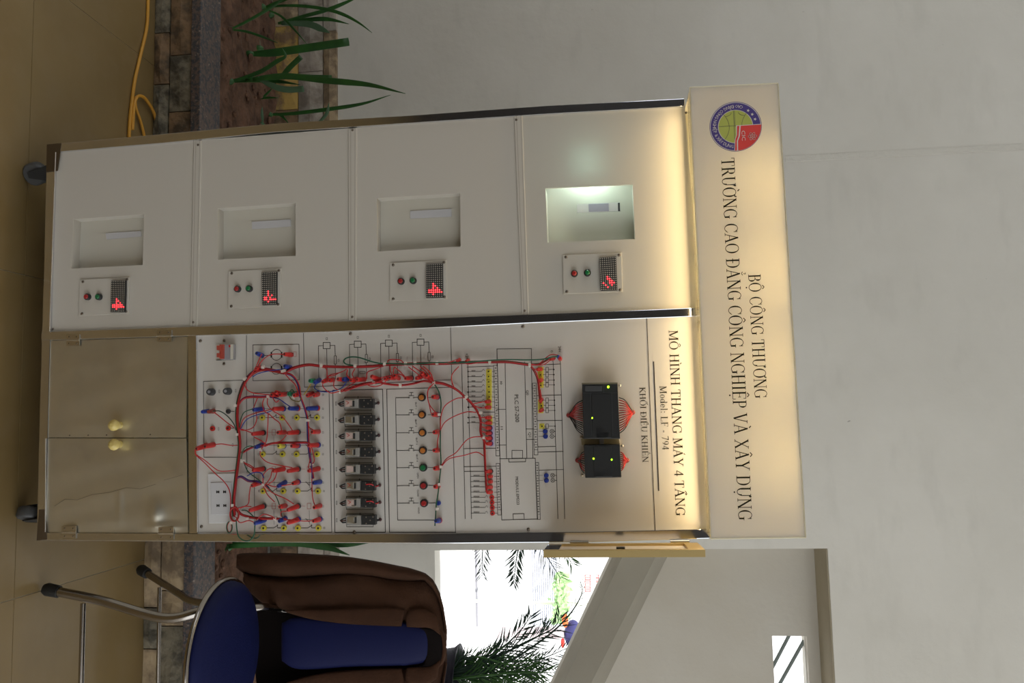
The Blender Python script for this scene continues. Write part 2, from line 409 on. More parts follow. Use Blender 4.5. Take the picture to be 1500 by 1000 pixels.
for (pts, Yq, L, n, wd, g) in [
    ([(660,985),(700,975),(740,945),(765,920),(778,900)], 1.8, .11, 26, .014, 0),
    ([(660,985),(720,965),(770,940),(810,920),(822,900)], 1.85, .12, 30, .010, 0),
    ([(660,985),(730,975),(790,940),(830,905),(852,870),(850,850)], 1.9, .06, 22, .006, 0),
    ([(660,990),(700,985),(740,970),(790,965),(840,945)], 1.75, .11, 34, .010, 0),
    ([(655,990),(690,975),(720,958),(745,940)], 1.8, .09, 30, .010, 0),
    ([(655,995),(700,990),(760,985),(820,985)], 1.7, .12, 40, .010, 1),
    ([(655,1000),(680,985),(720,990),(770,1005)], 1.8, .12, 40, .010, 1),
    ([(655,995),(668,970),(676,962),(690,958)], 1.65, .07, 26, .008, 0),
    ([(650,1000),(700,1005),(750,1000),(800,1010)], 1.85, .13, 40, .010, 1),
    ([(655,1000),(720,1020),(790,1030)], 1.9, .12, 30, .010, 1),
    ([(660,985),(740,955),(790,930),(800,912)], 1.95, .10, 30, .010, 0)]:
    frond(pot, pts, 1.75, L, n, wd, Y2=Yq, m=palm_g if g else palm_m)
for k in range(7):
    y = 962 + k*7; frond(pot, [(660,985), (700+random.uniform(-8,8), y+random.uniform(-6,6)), (760+random.uniform(-30,30), y+random.uniform(-20,14)), (800+random.uniform(-30,20), y+random.uniform(-20,10))],
                         1.78, .10, 30, .009, Y2=1.7+.05*k, m=palm_g if k % 3 == 0 else palm_m)

# ================================================================== PLANTER
pl = thing('planter', 'low stone-faced planter with granite capping along the plaster wall', 'planter', (0, .54, 0))
PY = .545
MB().box((-3, PY+.02, 0), (3.4, PY+.12, .118)).build('core', mat('mortar', (.07,.055,.04), .95, bump=.5), pl)
def stone(mb_name, x0, x1, z0, z1, Yf, th, m, parent, nx=3, nz=2):
    """irregular split-face stone: bulged front grid"""
    mb = MB(); vs = []
    for j in range(nz+1):
        for i in range(nx+1):
            e = (i in (0, nx)) or (j in (0, nz))
            vs.append((x0+(x1-x0)*i/nx + (0 if i in (0, nx) else random.uniform(-.006,.006)), Yf + (random.uniform(0,.004) if e else -random.uniform(.001,.010)), z0+(z1-z0)*j/nz))
    n = len(vs); fs = [(j*(nx+1)+i, j*(nx+1)+i+1, (j+1)*(nx+1)+i+1, (j+1)*(nx+1)+i) for j in range(nz) for i in range(nx)]
    vs += [(x0,Yf+th,z0),(x1,Yf+th,z0),(x1,Yf+th,z1),(x0,Yf+th,z1)]
    c = [0, nx, (nz+1)*(nx+1)-1, nz*(nx+1)]
    bot = list(range(0, nx+1)); top = [nz*(nx+1)+i for i in range(nx+1)]
    lef = [j*(nx+1) for j in range(nz+1)]; rig = [j*(nx+1)+nx for j in range(nz+1)]
    fs += [tuple([n, n+1] + bot[::-1]), tuple(top + [n+2, n+3]), tuple([n+3] + [n] + lef), tuple([n+1, n+2] + rig[::-1])]
    mb.add(vs, fs); return mb.build(mb_name, m, parent)
def xs(y, Y, x=300): return at(x, y, Y).x
x = -2.2; k = 0
row0 = [-2.2,-1.9,-1.6,-1.3,-1.0,-.80,-.62, xs(48,PY,235), xs(123,PY,235), xs(215,PY,235),.0,.22,.45,.68,.9, xs(890,PY,235),1.2,1.5,1.8,2.1,2.4]
row1 = [-2.2,-1.95,-1.6,-1.3,-1.05,-.8, xs(-50,PY,265), xs(80,PY,265), xs(163,PY,265),-.1,.1,.35,.6,.8, xs(865,PY,265),1.14,1.4,1.7,2.0,2.4]
sm = [stone_a, stone_b, stone_a, stone_c, stone_b]
for r, row in enumerate((row0, row1)):
    z0, z1 = ((0, .047), (.049, .118))[r]
    for k in range(len(row)-1):
        m = stone_a if (k+r) % 2 else stone_b
        if row[k] > .7: m = stone_c if (k % 3) else stone_b
        stone('stone', row[k]+.0015, row[k+1]-.0015, z0+.001, z1-.001, PY, .03, m, pl)
for (xa, xb) in ((-2.2, -1.0), (-1.0, .3), (.3, 1.6), (1.6, 2.9)):
    MB().box((xa+.001, PY-.012, .119), (xb-.001, PY+.108, .149)).build('granite_cap', granite, pl, bevel=.003)
mb = MB(); nx, ny = 170, 20; vs = []
for j in range(ny+1):
    for i in range(nx+1):
        X = -2.2 + 5.0*i/nx; Y = .655 + (WY-.032-.655)*j/ny
        h = .122 + .010*math.sin(X*9+1)*math.cos(Y*17) + random.uniform(-.006, .009)
        vs.append((X, Y, h))
mb.add(vs, [(j*(nx+1)+i, j*(nx+1)+i+1, (j+1)*(nx+1)+i+1, (j+1)*(nx+1)+i) for j in range(ny) for i in range(nx)], True)
so = mb.build('soil', soil_m, pl); tag(so, kind='stuff')
mb = MB()
for k in range(260):
    X = random.uniform(-.9, 1.3); Y = random.uniform(.67, WY-.05); r = random.uniform(.004, .014)
    mb.ball((X, Y, .127+r*.2), r, (random.uniform(.7,1.3), random.uniform(.7,1.3), .6), 6, 4)
cl = mb.build('clods', soil_m, pl, smooth=False); tag(cl, kind='stuff')
# stone strip along the foot of the wall
z_rows = [(.112, .207), (.209, .298), (.300, .348)]
for r, (z0, z1) in enumerate(z_rows):
    X = -1.35
    cnt = 0
    while X < XO + 1.2:
        wdt = random.uniform(.26, .42) if r < 2 else random.uniform(.4, .6)
        m = [[stone_a, stone_c, stone_e, stone_a], [stone_c, stone_d, stone_d, stone_c], [stone_d, stone_c]][r][cnt % (4 if r < 2 else 2)]
        stone('stone', X+.001, X+wdt-.001, z0, z1-.001, WY-.018, .020, m, wall_back); X += wdt; cnt += 1

# ------------------------------------------------------------------ strap-leaf plants
def leaf(pts, wpx, Y0, Y1, m, root, blunt=False):
    K = len(pts); P = smooth_path([at(p[0], p[1], Y0 + (Y1-Y0)*i/(K-1)) for i, p in enumerate(pts)], 6)
    n = len(P); W = wpx*.0018; vs = []; fs = []
    for i, p in enumerate(P):
        t = i/(n-1); d = (P[min(i+1,n-1)] - P[max(i-1,0)]).normalized(); s = Vector((d.z, .25, -d.x)).normalized()
        w_ = W*.5*(.55+.45*math.sin(min(t*2.2, 1)*math.pi/2))*(1 if blunt else max(.04, min(1, (1-t)*2.6)**.8))
        f_ = d.cross(s).normalized()*w_*.35
        vs += [p - s*w_, p + f_, p + s*w_]
    for i in range(n-1):
        a = i*3; fs += [(a, a+1, a+4, a+3), (a+1, a+2, a+5, a+4)]
    o = MB().add(vs, fs, True).build('leaf', m, root)
    s2 = o.modifiers.new('thick', 'SOLIDIFY'); s2.thickness = .0012
plants = [
 ('left edge clump of strap leaves growing closest to the granite cap', (337,43), [([(337,43),(360,32),(390,15),(412,0),(430,-15)],5,0,0), ([(337,43),(360,46),(385,54),(407,63)],4,0,0)]),
 ('clump with one long arching strap leaf at the left edge by the wall', (385,10), [([(385,10),(430,8),(470,12),(500,20),(525,33),(545,48)],6,0,0), ([(392,14),(412,24),(430,42),(449,64)],4,0,0), ([(385,12),(410,2),(430,-5)],6,0,0)]),
 ('clump with crossing upright strap leaves over the wall stones', (407,34), [([(407,34),(440,25),(480,14),(510,2),(530,-8)],7,0,0), ([(407,34),(450,29),(480,28),(511,35)],8,0,0), ([(412,34),(450,35),(470,42),(483,48)],12,1,0)]),
 ('plant with one broad cut-off upright leaf', (367,79), [([(367,79),(400,77),(450,70),(511,61)],14,0,1)]),
 ('middle plant with the longest pointed leaf and a bent leaf', (338,119), [([(338,119),(360,113),(385,103),(405,90),(418,82),(413,70)],7,0,0), ([(338,119),(370,117),(400,118),(440,124)],8,0,0), ([(410,115),(425,98),(441,83)],9,0,1), ([(360,117),(410,111),(450,113),(486,114)],9,0,1), ([(370,117),(420,112),(480,118),(540,124),(594,137)],10,0,0), ([(377,114),(400,126),(420,131),(445,130)],10,1,1)]),
 ('plant beside the cabinet with one long slender leaf', (395,168), [([(395,168),(430,166),(480,160),(530,152),(572,139)],7,0,0), ([(395,168),(410,168),(424,182)],5,0,0), ([(466,180),(478,167),(482,150)],6,1,0)]),
 ('small pale leaf standing on the soil beside the cabinet', (383,183), [([(384,184),(383,165),(377,124)],6,1,0), ([(372,145),(390,143),(408,143)],4,0,0), ([(384,143),(390,138),(400,128)],4,0,0)]),
 ('small dry leaf stub on the soil under the broad leaf', (381,71), [([(381,72),(379,62),(378,50)],6,2,0)]),
 ('leafy plant right of the cabinet behind the brown jacket', (335,802), [([(325,798),(360,800),(393,797),(430,790)],5,0,0), ([(335,800),(420,794),(473,800),(512,813)],14,0,0), ([(340,796),(440,788),(500,797),(545,794)],12,0,0)]),
]
for lab, b, lvs in plants:
    B = atz(b[0], b[1], .125); B.y = min(B.y, WY-.06)
    root = thing('strap_leaf_plant', lab, 'plant', (B.x, B.y, .12))
    for pts, wd, pale, bl_ in lvs:
        leaf(pts, wd, B.y + random.uniform(-.015, .015), min(WY-.035, B.y + random.uniform(-.02, .03)), (leaf_m, leaf_p, dry)[pale], root, bool(bl_))
    MB().ball((B.x, B.y, .118), .012, (1,1,1.6)).build('root_collar', leaf_m, root)

# ------------------------------------------------------------------ yellow cord on the floor
cord = thing('extension_cord', 'yellow electrical cord lying on the floor by the planter', 'cord', tuple(atz(205, 80, 0)))
MB().tube(smooth_path([atz(x, y, .005) for x, y in ((218,-60),(217,0),(215,40),(206,80),(198,115),(193,150),(190,180),(189,205),(190,240))]), .0045, 8).build('cable', cord_m, cord)
MB().tube(smooth_path([atz(x, y, .009) for x, y in ((194,190),(196,160),(200,143),(210,142),(222,158),(228,175),(230,200),(229,230))]), .0045, 8).build('cable', cord_m, cord)
MB().tube(smooth_path([atz(x, y, .007) for x, y in ((198,142),(199,158),(205,175),(211,198),(214,225))]), .004, 8).build('cable', cord_m, cord)

# ================================================================== ELEVATOR TRAINER CABINET
cab = thing('training_cabinet', 'tall white training cabinet on casters with wired control panel and lit header box', 'cabinet', (.42, 0, 0))
DEP = .34
def pan(pts, Y=0.0): return [at(x, y, Y) for x, y in pts]
def plate(name, pts, Y, th, m, parent, bevel=0, **k):
    return MB().prism(pan(pts, Y), (0, th, 0)).build(name, m, parent, bevel=bevel, **k)
def bar(name, A_, B_, Y, th, m, parent):
    """frame tube face between polyline A (outer) and B (inner), same count"""
    mb = MB(); n = len(A_); a = pan(A_, Y); b = pan(B_, Y); vs = a + b
    vs += [v + Vector((0, th, 0)) for v in vs]
    fs = []
    for i in range(n-1):
        fs += [(i, i+1, n+i+1, n+i), (2*n+i, 3*n+i, 3*n+i+1, 2*n+i+1), (i, 2*n+i, 2*n+i+1, i+1), (n+i, n+i+1, 3*n+i+1, 3*n+i)]
    fs += [(0, n, 3*n, 2*n), (n-1, 3*n-1, 4*n-1, 2*n-1)]
    mb.add(vs, fs); return mb.build(name, m, parent, bevel=.0012)
YF = -.006
bar('frame_post', [(68.5,211.5),(240,196),(400,181),(600,169),(800,154.7),(1003,144)], [(68.5,223.5),(240,209),(400,193.3),(600,180),(800,166.7),(1003,155.5)], YF, .026, steel, cab)
bar('frame_post', [(60,486),(300,477.5),(500,470.5),(760,461),(960,453),(1026,450)], [(60,498.5),(290,491.5),(480,486.5),(640,480),(780,473),(1028,463)], YF, .026, steel, cab)
bar('frame_post', [(66.5,780),(288,781.4),(480,782.5),(640,781),(860,778.6),(1040,774.5)], [(53.5,791.5),(280,793),(480,795),(640,795.8),(860,794),(1039.5,788.5)], YF, .026, steel, cab)
bar('frame_rail', [(68.5,211.5),(64,400),(58,600),(53.5,791.5)], [(82,211),(76,400),(71,600),(67,791)], YF+.001, .024, steel, cab)
plate('frame_rail', [(275,491.5),(287,491),(289.2,781),(277,781)], YF+.0005, .022, steel, cab)
for pts in ([(68.5,211.5),(90,209.5),(84,250),(67.5,252)], [(57,746),(66,746),(69,790),(53.5,791.5)]):
    plate('corner_weld', pts, YF-.0006, .002, weld, cab)
MB().box((.002, .02, 1.405), (.838, .045, 1.43)).build('top_rail', steel, cab)
# body behind the front
MB().box((.004, .04, .095), (.012, DEP, 1.41)).build('side_panel', white_in, cab)
MB().box((.826, .04, .095), (.834, DEP, 1.41)).build('side_panel', white_in, cab)
MB().box((.012, DEP-.01, .095), (.826, DEP, 1.41)).build('back_panel', white_in, cab)
MB().box((.012, .04, .086), (.826, DEP-.01, .095)).build('bottom_panel', sheet, cab)
MB().box((.012, .02, 1.395), (.826, DEP-.01, 1.405)).build('top_panel', white_in, cab)
for X in (.001, .814):
    MB().box((X, DEP-.02, .085), (X+.024, DEP+.004, 1.43)).build('rear_post', steel, cab)
    MB().box((X, .02, .083), (X+.024, DEP-.02, .107)).build('bottom_side_rail', steel, cab)
# polished lips that catch the light along the rails
lip = mat('polished_lip', (.92,.92,.92), .35, 1)
for a, b in (((81.5,223),(72.5,485)), ((67,642),(66.3,779)), ((287.8,512),(289.2,779))):
    MB().tube([at(*a, YF-.001), at(*b, YF-.001)], .0011, 8).build('polished_lip', lip, cab)
# casters
for (X, Y, ang) in ((.040, .040, .5), (.785, .050, 1.2), (.055, .30, .2), (.79, .30, .9)):
    d = Vector((math.cos(ang), math.sin(ang), 0)); s = Vector((-d.y, d.x, 0)); c = Vector((X, Y, .025)) + d*.010
    cs = MB().box((X-.022, Y-.022, .078), (X+.022, Y+.022, .083)).cyl((X, Y, .066), (X, Y, .079), .014).build('caster', hinge_m, cab)
    MB().tube([c - s*.012, c - s*.009, c + s*.009, c + s*.012], [.021, .025, .025, .021], 20).build('wheel', wheel_m, cs)
    for q in (-1, 1):
        u_ = c + s*q*.015
        MB().prism([u_ - d*.020 + Vector((0,0,.043)), u_ + d*.016 + Vector((0,0,.043)), u_ + d*.006 - Vector((0,0,.008)), u_ - d*.006 - Vector((0,0,.008))], s*q*.002).build('fork', rubber, cs)

def screw(x, y, Y, parent, r=.0026, m=None):
    c = at(x, y, Y); MB().ball(c, r, (1,.5,1), 8, 5).build('screw', m or weld, parent)

# ---- elevator floor panels with window openings
bound = [  # four joints: outlines (bottom edge left, bottom edge right, top edge right, top edge left)
 ([(81,221.5),(67.5,486),(278.5,478.5),(283.5,205.5)], [(107.5,320.8),(104.3,393.3),(209,388),(211,313.5)]),
 ([(295,205),(289,478.3),(510.8,470),(510,188)], [(319,305),(319,380),(433,374.5),(433,297)]),
 ([(522.5,187),(521.5,469.7),(764.5,461),(753,170)], [(552,290),(552.5,368),(674.7,361),(674,282.7)]),
 ([(765,169),(774.5,460.8),(1026,450.5),(1003,155.5)], [(799,275.6),(802,355),(930.5,350),(926.6,270)])]
bays = [
 dict(scr=[(121.5,412.5),(186,409),(184.5,456),(120,459.4)], red=(129.5,435), green=(146,435), mx=[(162.7,410.8),(161.5,456.8),(182.3,456.6),(183.5,410.3)], lit={9:[3],10:[3,4],11:[3,5],12:[1,2,3,4,5,6],13:[1,2,3,4,5,6,7],14:[3]}, tape=[(154.5,341.5),(156,350.5),(207,346),(206,338)]),
 dict(scr=[(339.5,400.2),(408.5,396.2),(407.5,445.5),(338.8,448.5)], red=(349,423.5), green=(366,423), mx=[(383,398.7),(384,446.5),(405,445.5),(405,397.7)], lit={9:[3],10:[3],11:[3,5],12:[1,2,4],13:[1,2,4,5,6,7],14:[3]}, tape=[(368.8,324.5),(369.5,335.5),(426,331.5),(425.5,321)]),
 dict(scr=[(576,388),(650.3,384),(651,434.5),(576,437.6)], red=(588,412.3), green=(605.7,411.3), mx=[(624,386.5),(624,435.8),(648.6,435.2),(648.3,385.5)], lit={9:[3],10:[3,4],11:[3,5],12:[1,2,3,4,5,6],13:[1,2,3,4,5,6,7],14:[3]}, tape=[(600.5,309),(601,320),(661.5,317),(661,305.5)]),
 dict(scr=[(829,376.4),(906.8,373.5),(908.5,424.4),(830.4,427)], red=(841.4,401), green=(860.5,400), mx=[(877.7,377.5),(880,425.3),(904.5,424.6),(902.5,375.3)], lit={9:[3],10:[3,4],11:[4,5],12:[1,4,5,6],13:[2,5],14:[3]}, tape=None)]
def quadpt(q, u, v):
    return q[0]*(1-u)*(1-v) + q[3]*u*(1-v) + q[1]*(1-u)*v + q[2]*u*v
for k, ((o, i), B) in enumerate(zip(bound, bays)):
    top = k == 3
    fp = MB().ring(pan(o), pan(i), (0, .005, 0)).build('elevator_panel', acr_t if top else acr, cab)
    # recessed elevator door board behind the opening
    I = pan(i); cxx = sum((p.x for p in I))/4; czz = sum((p.z for p in I))/4
    dp = .045 if top else .026
    ex = [Vector((cxx + (p.x-cxx)*1.25, dp, czz + (p.z-czz)*1.35)) for p in I]
    MB().prism(ex, (0, .004, 0)).build('inner_board', white_in, fp)
    for a, b in ((0,1),(1,2),(2,3),(3,0)):
        if top and (a, b) == (3, 0): continue
        mid = (I[a]+I[b])/2; out = Vector((mid.x-cxx, 0, mid.z-czz)).normalized()*.004
        MB().prism([I[a]+Vector((0,.005,0)), I[b]+Vector((0,.005,0)), I[b]+Vector((0,dp,0)), I[a]+Vector((0,dp,0))], out).build('reveal', acr, fp)
    if B['tape']: plate('tape_strip', B['tape'], dp-.002, .0015, tape, fp)
    else:
        plate('handle', [(845,299),(845.5,311.5),(909,309),(908,296)], dp-.010, .004, clear, fp)
        plate('handle_label', [(862,298.5),(862.5,310),(892,309),(891.5,297.5)], dp-.0112, .001, mat('grey_violet_label', (.42,.40,.47), .5), fp)
        plate('handle_end', [(905,297),(905.5,309),(908.5,309),(908,296.5)], dp-.012, .002, dark_pl, fp)
    # call station: clear plate, buttons, dot display
    S = B['scr']; cs = [(S[0][0]-5, S[0][1]-3), (S[3][0]-5, S[3][1]+3.5), (S[2][0]+3.5, S[2][1]+3), (S[1][0]+3.5, S[1][1]-3.5)]
    st = MB().prism(pan(cs, -.0035), (0, .003, 0)).build('call_station', clear if False else (acr_t if top else acr), cab, bevel=.0006)
    for s in S: screw(*s, -.004, st, .0030)
    for nm, cc, m in (('down_button', B['red'], redcap), ('up_button', B['green'], greencap)):
        c = at(*cc, -.0035)
        bt = MB().tube([c, c+Vector((0,-.006,0)), c+Vector((0,-.0075,0))], [.0068,.0068,.0056], 20).build(nm, black_pl, st)
        c2 = c + Vector((0,-.0075,0)); MB().tube([c2, c2+Vector((0,-.002,0)), c2+Vector((0,-.0028,0))], [.0047,.0045,.003], 16).build('cap', m, bt)
    Q = pan(B['mx'], -.010)
    dm = MB().prism(Q, (0, .0065, 0)).build('dot_display', black_pl, st)
    off = MB(); on = MB()
    for r in range(16):
        for c_ in range(8):
            p = quadpt(Q, (c_+.5)/8, (r+.5)/16) + Vector((0, -.0002, 0)); lit = c_ in B['lit'].get(r, [])
            rr = .0016 if lit else .00125
            (on if lit else off).flat([p + Vector((math.cos(a)*rr, -.0003 if lit else 0, math.sin(a)*rr)) for a in [j*math.pi/4 for j in range(8)]])
    tag(off.build('unlit_dots', led_off, dm), kind='stuff'); on.build('lit_arrow', led_r, dm)
for pts in ([(283.5,205.5),(278.5,478.5),(289,478.3),(295,205)], [(510,188),(510.8,470),(521.5,469.7),(522.5,187)], [(753,170),(764.5,461),(774.5,460.8),(765,169)]):
    j = MB().prism(pan(pts, -.0025), (0, .006, 0)).build('joint_strip', acr, cab, bevel=.0008)
    mb = MB(); P = pan(pts, -.0028)
    mb.line([P[0]+(P[3]-P[0])*.30, P[1]+(P[2]-P[1])*.30], .0012); mb.line([P[0]+(P[3]-P[0])*.8, P[1]+(P[2]-P[1])*.8], .0010)
    mb.build('groove', mat('groove_shade', (.40,.36,.30), .8), j)
for s in ((290,212),(283,472),(516.3,190.5),(516,464),(756.5,175.5),(768.5,455),(86,228),(77.5,482),(1005,165),(1022,440.5)): screw(*s, -.003, cab)

# ---- cupboard doors
def door(pts, dents, hinges, knob):
    # slightly wavy sheet
    P = pan(pts, -.003); mb = MB(); n = 56; vs = []; crd = []
    for j in range(n+1):
        for i in range(n+1):
            p = quadpt(P, i/n, j/n); e = min(i, j, n-i, n-j)/n
            p = p + Vector((0, -.0022*min(1, e*8)*(.5+.5*math.sin(i*.216+j*.137+dents)*math.cos(j*.196-i*.079+dents*2)), 0))
            for (du, dv, su, sv, hh) in ((.78,.80,.045,.13,.0065), (.83,.93,.10,.035,.004), (.53,.70,.018,.17,.0028)) if dents > 1 else ():
                p = p + Vector((0, -hh*math.exp(-((i/n-du)/su)**2-((j/n-dv)/sv)**2), 0))
            vs.append(p)
    mb.add(vs, [(j*(n+1)+i, (j+1)*(n+1)+i, (j+1)*(n+1)+i+1, j*(n+1)+i+1) for j in range(n) for i in range(n)], True)
    mb.prism([p + Vector((0, .0005, 0)) for p in P], (0, .012, 0))
    d = mb.build('cabinet_door', sheet, cab)
    for h in hinges:
        (x0, y0, x1, y1) = h; ym = (y0+y1)/2
        hg = MB().prism(pan([(x0,y0),(x0,ym-1),(x1,ym-1),(x1,y0)], -.0085), (0,.002,0)).prism(pan([(x0,ym+1),(x0,y1),(x1,y1),(x1,ym+1)], -.0085), (0,.002,0))
        hg.cyl(at(x0, ym, -.0085), at(x1, ym, -.0085), .0022, 8)
        hb = hg.build('hinge', hinge_m, d)
        for sx in (x0+4, x1-4):
            for sy in (y0+3.5, y1-3.5): screw(sx, sy, -.009, hb, .0016)
    c = at(*knob, -.004); e = at(knob[0], knob[1], -.030)
    MB().tube([c, c+Vector((0,-.008,0)), c+Vector((0,-.014,0)), c+Vector((0,-.020,0)), c+Vector((0,-.025,0)), c+Vector((0,-.028,0))], [.0075,.0075,.0105,.0118,.0095,.004], 18).build('knob', wood_knob, d)
    return d
door([(70.5,499),(67,640.4),(272.5,640.8),(275,493)], .3, [(97,489.5,116,506), (230,483,251,500)], (175,622.5))
door([(67.5,641.6),(66.5,779.5),(275.5,780.5),(273,642)], 2.1, [(90.5,770,111,788.5), (232,771.5,254,790)], (175,650.5))
for p in ((102,637.5),(129,637.3),(156,637),(220,636.3)): screw(*p, -.0055, cab, .0015)
mb = MB(); mb.tube([at(x, y, -.0052) for x, y in ((80,741),(95,731),(113,732),(135,724),(160,721),(185,714),(205,716),(228,709))], .0004, 4)
mb.tube([at(x, y, -.0052) for x, y in ((240,703),(255,699),(268,695))], .0003, 4)
mb.build('scratch', weld, cab)

# ---- control panel
cp = plate('control_panel', [(288.5,491),(289.7,781),(480,782.3),(640,781),(860,778.4),(1040,774),(1028,463),(780,473),(640,480),(480,486.5)][::-1], 0, .005, panel_m, cab)
for s in ((293.5,499),(295,771),(513.5,488.5),(519,779),(766,478),(774,775),(1024,472)): screw(*s, -.001, cab, .0034)

PY0 = -.0006
D = MB(); RD = MB()
def L_(pts, wd=.0011, mb=None): (mb or D).line(pan(pts, PY0), wd)
def rect(x0, y0, x1, y1, wd=.0011, mb=None): L_([(x0,y0),(x0,y1),(x1,y1),(x1,y0),(x0,y0)], wd, mb)
def circ(x, y, r, wd=.0011, a0=0, a1=360, n=24, mb=None):
    c = at(x, y, PY0); k = r*.00133
    (mb or D).line([c + Vector((math.cos(math.radians(a0+(a1-a0)*i/n))*k, 0, math.sin(math.radians(a0+(a1-a0)*i/n))*k)) for i in range(n+1)], wd)
L_([(444.5,487.5),(446,567),(661,556)]); L_([(660,480),(667.3,779.5)])
L_([(370.5,505),(370.5,557.5),(438.5,556),(438,504),(370.5,505)])
L_([(361,480+11),(361,556.5),(361.5,669),(362,692)]); L_([(298,558.5),(361,556.5)]); L_([(298,558.5),(298.7,669.5),(350,669.5)])
L_([(371.5,575),(373,779.5)]); L_([(371.5,575),(482,572.5),(486,779.3),(373,779.5)])
L_([(487.5,571.5),(560.5,570),(564.5,779.3),(490.5,779.5),(487.5,571.5)], .0014)
L_([(566.5,570),(661,567)]); L_([(566.5,570),(570.5,779.3),(667.5,779.3)], .0014)
# motors
for y in (519.5, 540): 
    circ(405, y, 8.3); 
    for sx in (397.5, 412.5): L_([(sx,y-3),(sx,y+3)], .0032)
L_([(385,520.5),(396,520.5)]); L_([(413,519.5),(418,519.5)]); rect(430,515,434,522,.0006,RD); 
# outlet and fuse markings
for (x, y) in ((320.5,573),(344.5,572),(319.5,628),(340,651.5)): rect(x,y-2,x+1.5,y+2,.0005)
L_([(338,602.5),(343,602.5)]); L_([(338,627),(343,627)])
# sensors
for (x, y) in ((478.5,506),(524,504),(569.5,502.5),(616,501)):
    rect(x-5,y-4.5,x+5,y+4.5,.0012)
    L_([(x-5,y),(x-12,y+.4),(x-11.5,557)]); L_([(x,y+4.5),(x+1,556)]); L_([(x+5,y),(x+12,y-.3),(x+12.6,y+15)]); rect(x+11,y+15,x+14.2,y+27,.0010); L_([(x+12.6,y+27),(x+13,555)])
    rect(x-1,y-11.5,x+1.2,y-8.5,.0006); rect(x+16.5,y+20,x+18.5,y+23,.0006)
rect(527,544,535,547,.001)
# contact rows
YR = [(611.5,(385,414,435.5,465)), (665,(385.5,414.5,435,465)), (719,(386,415.5,436.5,466.5)), (773,(387,416.5,437,467))]
for (y, xs_) in YR:
    for a in (0, 2):
        x0, x1 = xs_[a], xs_[a+1]
        L_([(x0+4,y),(x0+14,y),(x0+20,y-4)]); L_([(x0+19,y-5),(x0+19.5,y),(x1-4,y)])
        rect(x0-7.5,y-1.2,x0-5.8,y+1.2,.0005)
    rect(xs_[3]+7,y-1,xs_[3]+9,y+1,.0005)
for y in (633, 687, 741, 578):
    L_([(388,y),(447,y)], .0006, RD); rect(398.5,y-4,403.5,y+4,.0007,RD); rect(450,y-4,455.5,y+4,.0007,RD)
    L_([(401,y+6),(401.5,y+27)], .0005); L_([(453,y+6),(453.5,y+27)], .0005); rect(472,y-1.2,474,y+1.2,.0005)
for y in (598.5, 652, 706.5, 760.5): L_([(388,y),(466,y)], .0007); L_([(448,y-1),(453,y+4)]); rect(472,y-1,474,y+1,.0005)
# relays outline
RLY = [590.8,614.8,638.3,662,687,711.4,736.3,761.6]
for k, y in enumerate(RLY):
    x0, x1 = 505+k*.4, 544+k*.4
    rect(x0,y-9.5,x1,y+9.7,.0010); L_([((x0+x1)/2,y-10.5),((x0+x1)/2,y-7.5)]); 
    rect(491.5+k*.15, y-2.5, 492.9+k*.15, y+2.5, .0006)
# push button ladder
BY_ = [(618.4,582,'o'),(618.7,607.2,'o'),(619.3,633.4,'o'),(620,659.3,'o'),(620.5,684.5,'g'),(621,710.8,'r'),(621.7,736.4,'r')]
L_([(579.5,583.5),(582.5,761.5),(637,761.5)])
for k, (x, y, c_) in enumerate(BY_):
    x0 = 579.7 + k*.45
    L_([(x0,y+.4),(598,y+.2)]); circ(599,y,1,.0007,n=8); circ(606,y,1,.0007,n=8); L_([(607.5,y),(613,y)]); L_([(599,y-2.8),(606,y-2.8)]); L_([(602.5,y-2.8),(602.5,y-7)]); L_([(600,y-7.2),(605,y-7.2)])
    L_([(627,y),(641,y)])
# controller diagram
L_([(728,536),(728,511),(778.4,510.3),(779,556),(780.5,671)]); L_([(728,511),(732.5,672)]); L_([(740,532),(742,671.8)]); L_([(768.5,530),(771.8,671)])
L_([(732,671.8),(783.5,671)], .0012)
rect(750,659.5,765.5,671,.0010); L_([(745,671.5),(745.5,676.5),(770,676),(770,671.3)])
L_([(732.5,672),(735,761.3),(787.5,760),(784,671)], .0012); L_([(752,761),(751.5,752.5),(767.5,752),(768,760.5)])
def strip(x0a, x1a, ya, x0b, x1b, yb, n):
    L_([(x0a,ya),(x0b,yb),(x1b,yb),(x1a,ya),(x0a,ya)], .0009)
    for k in range(1, n):
        t = k/n; L_([(x0a+(x0b-x0a)*t, ya+(yb-ya)*t), (x1a+(x1b-x1a)*t, ya+(yb-ya)*t)], .0007)
        xc = (x0a+x1a)/2+((x0b+x1b)/2-(x0a+x1a)/2)*t; yc = ya+(yb-ya)*(t-.5/n)
        L_([(xc-.5,yc),(xc+.5,yc)], .0016)
strip(723,728.6,535,726.5,731.8,667.5,17); strip(780,785.5,561,782.5,788,666,14)
strip(726.8,732,678.5,729,734.3,754,10); strip(784,789,677.5,787,791.5,760.5,11)
L_([(727.7,599.5),(740.8,599.3)]); L_([(729.5,651.8),(741.7,651.5)]); L_([(770.5,628),(781.5,628)]); L_([(771,643.5),(781.8,643.3)])
L_([(676.3,532),(681.5,759.5)]); L_([(685.2,532),(690.7,759.5)]); L_([(684,537.5),(723,536)]); L_([(686.5,603.5),(724,603.3)])
L_([(679,657),(726,656.3)]); L_([(679.5,683.5),(727,682.6)]); L_([(680,690.4),(718,690)])
inp = [544,551.5,559.2,566.4,574,581.2,588,596.2,611.5,619]
for y in inp:
    L_([(685.7,y),(706,y)], .0008); circ(685.7,y,.5,.0012,n=6); L_([(706,y-1.2),(708,y-3.5),(710,y-1.2)], .0006); L_([(721,y),(724.5,y)], .0008); rect(691,y-1.8,696,y-.9,.0005)
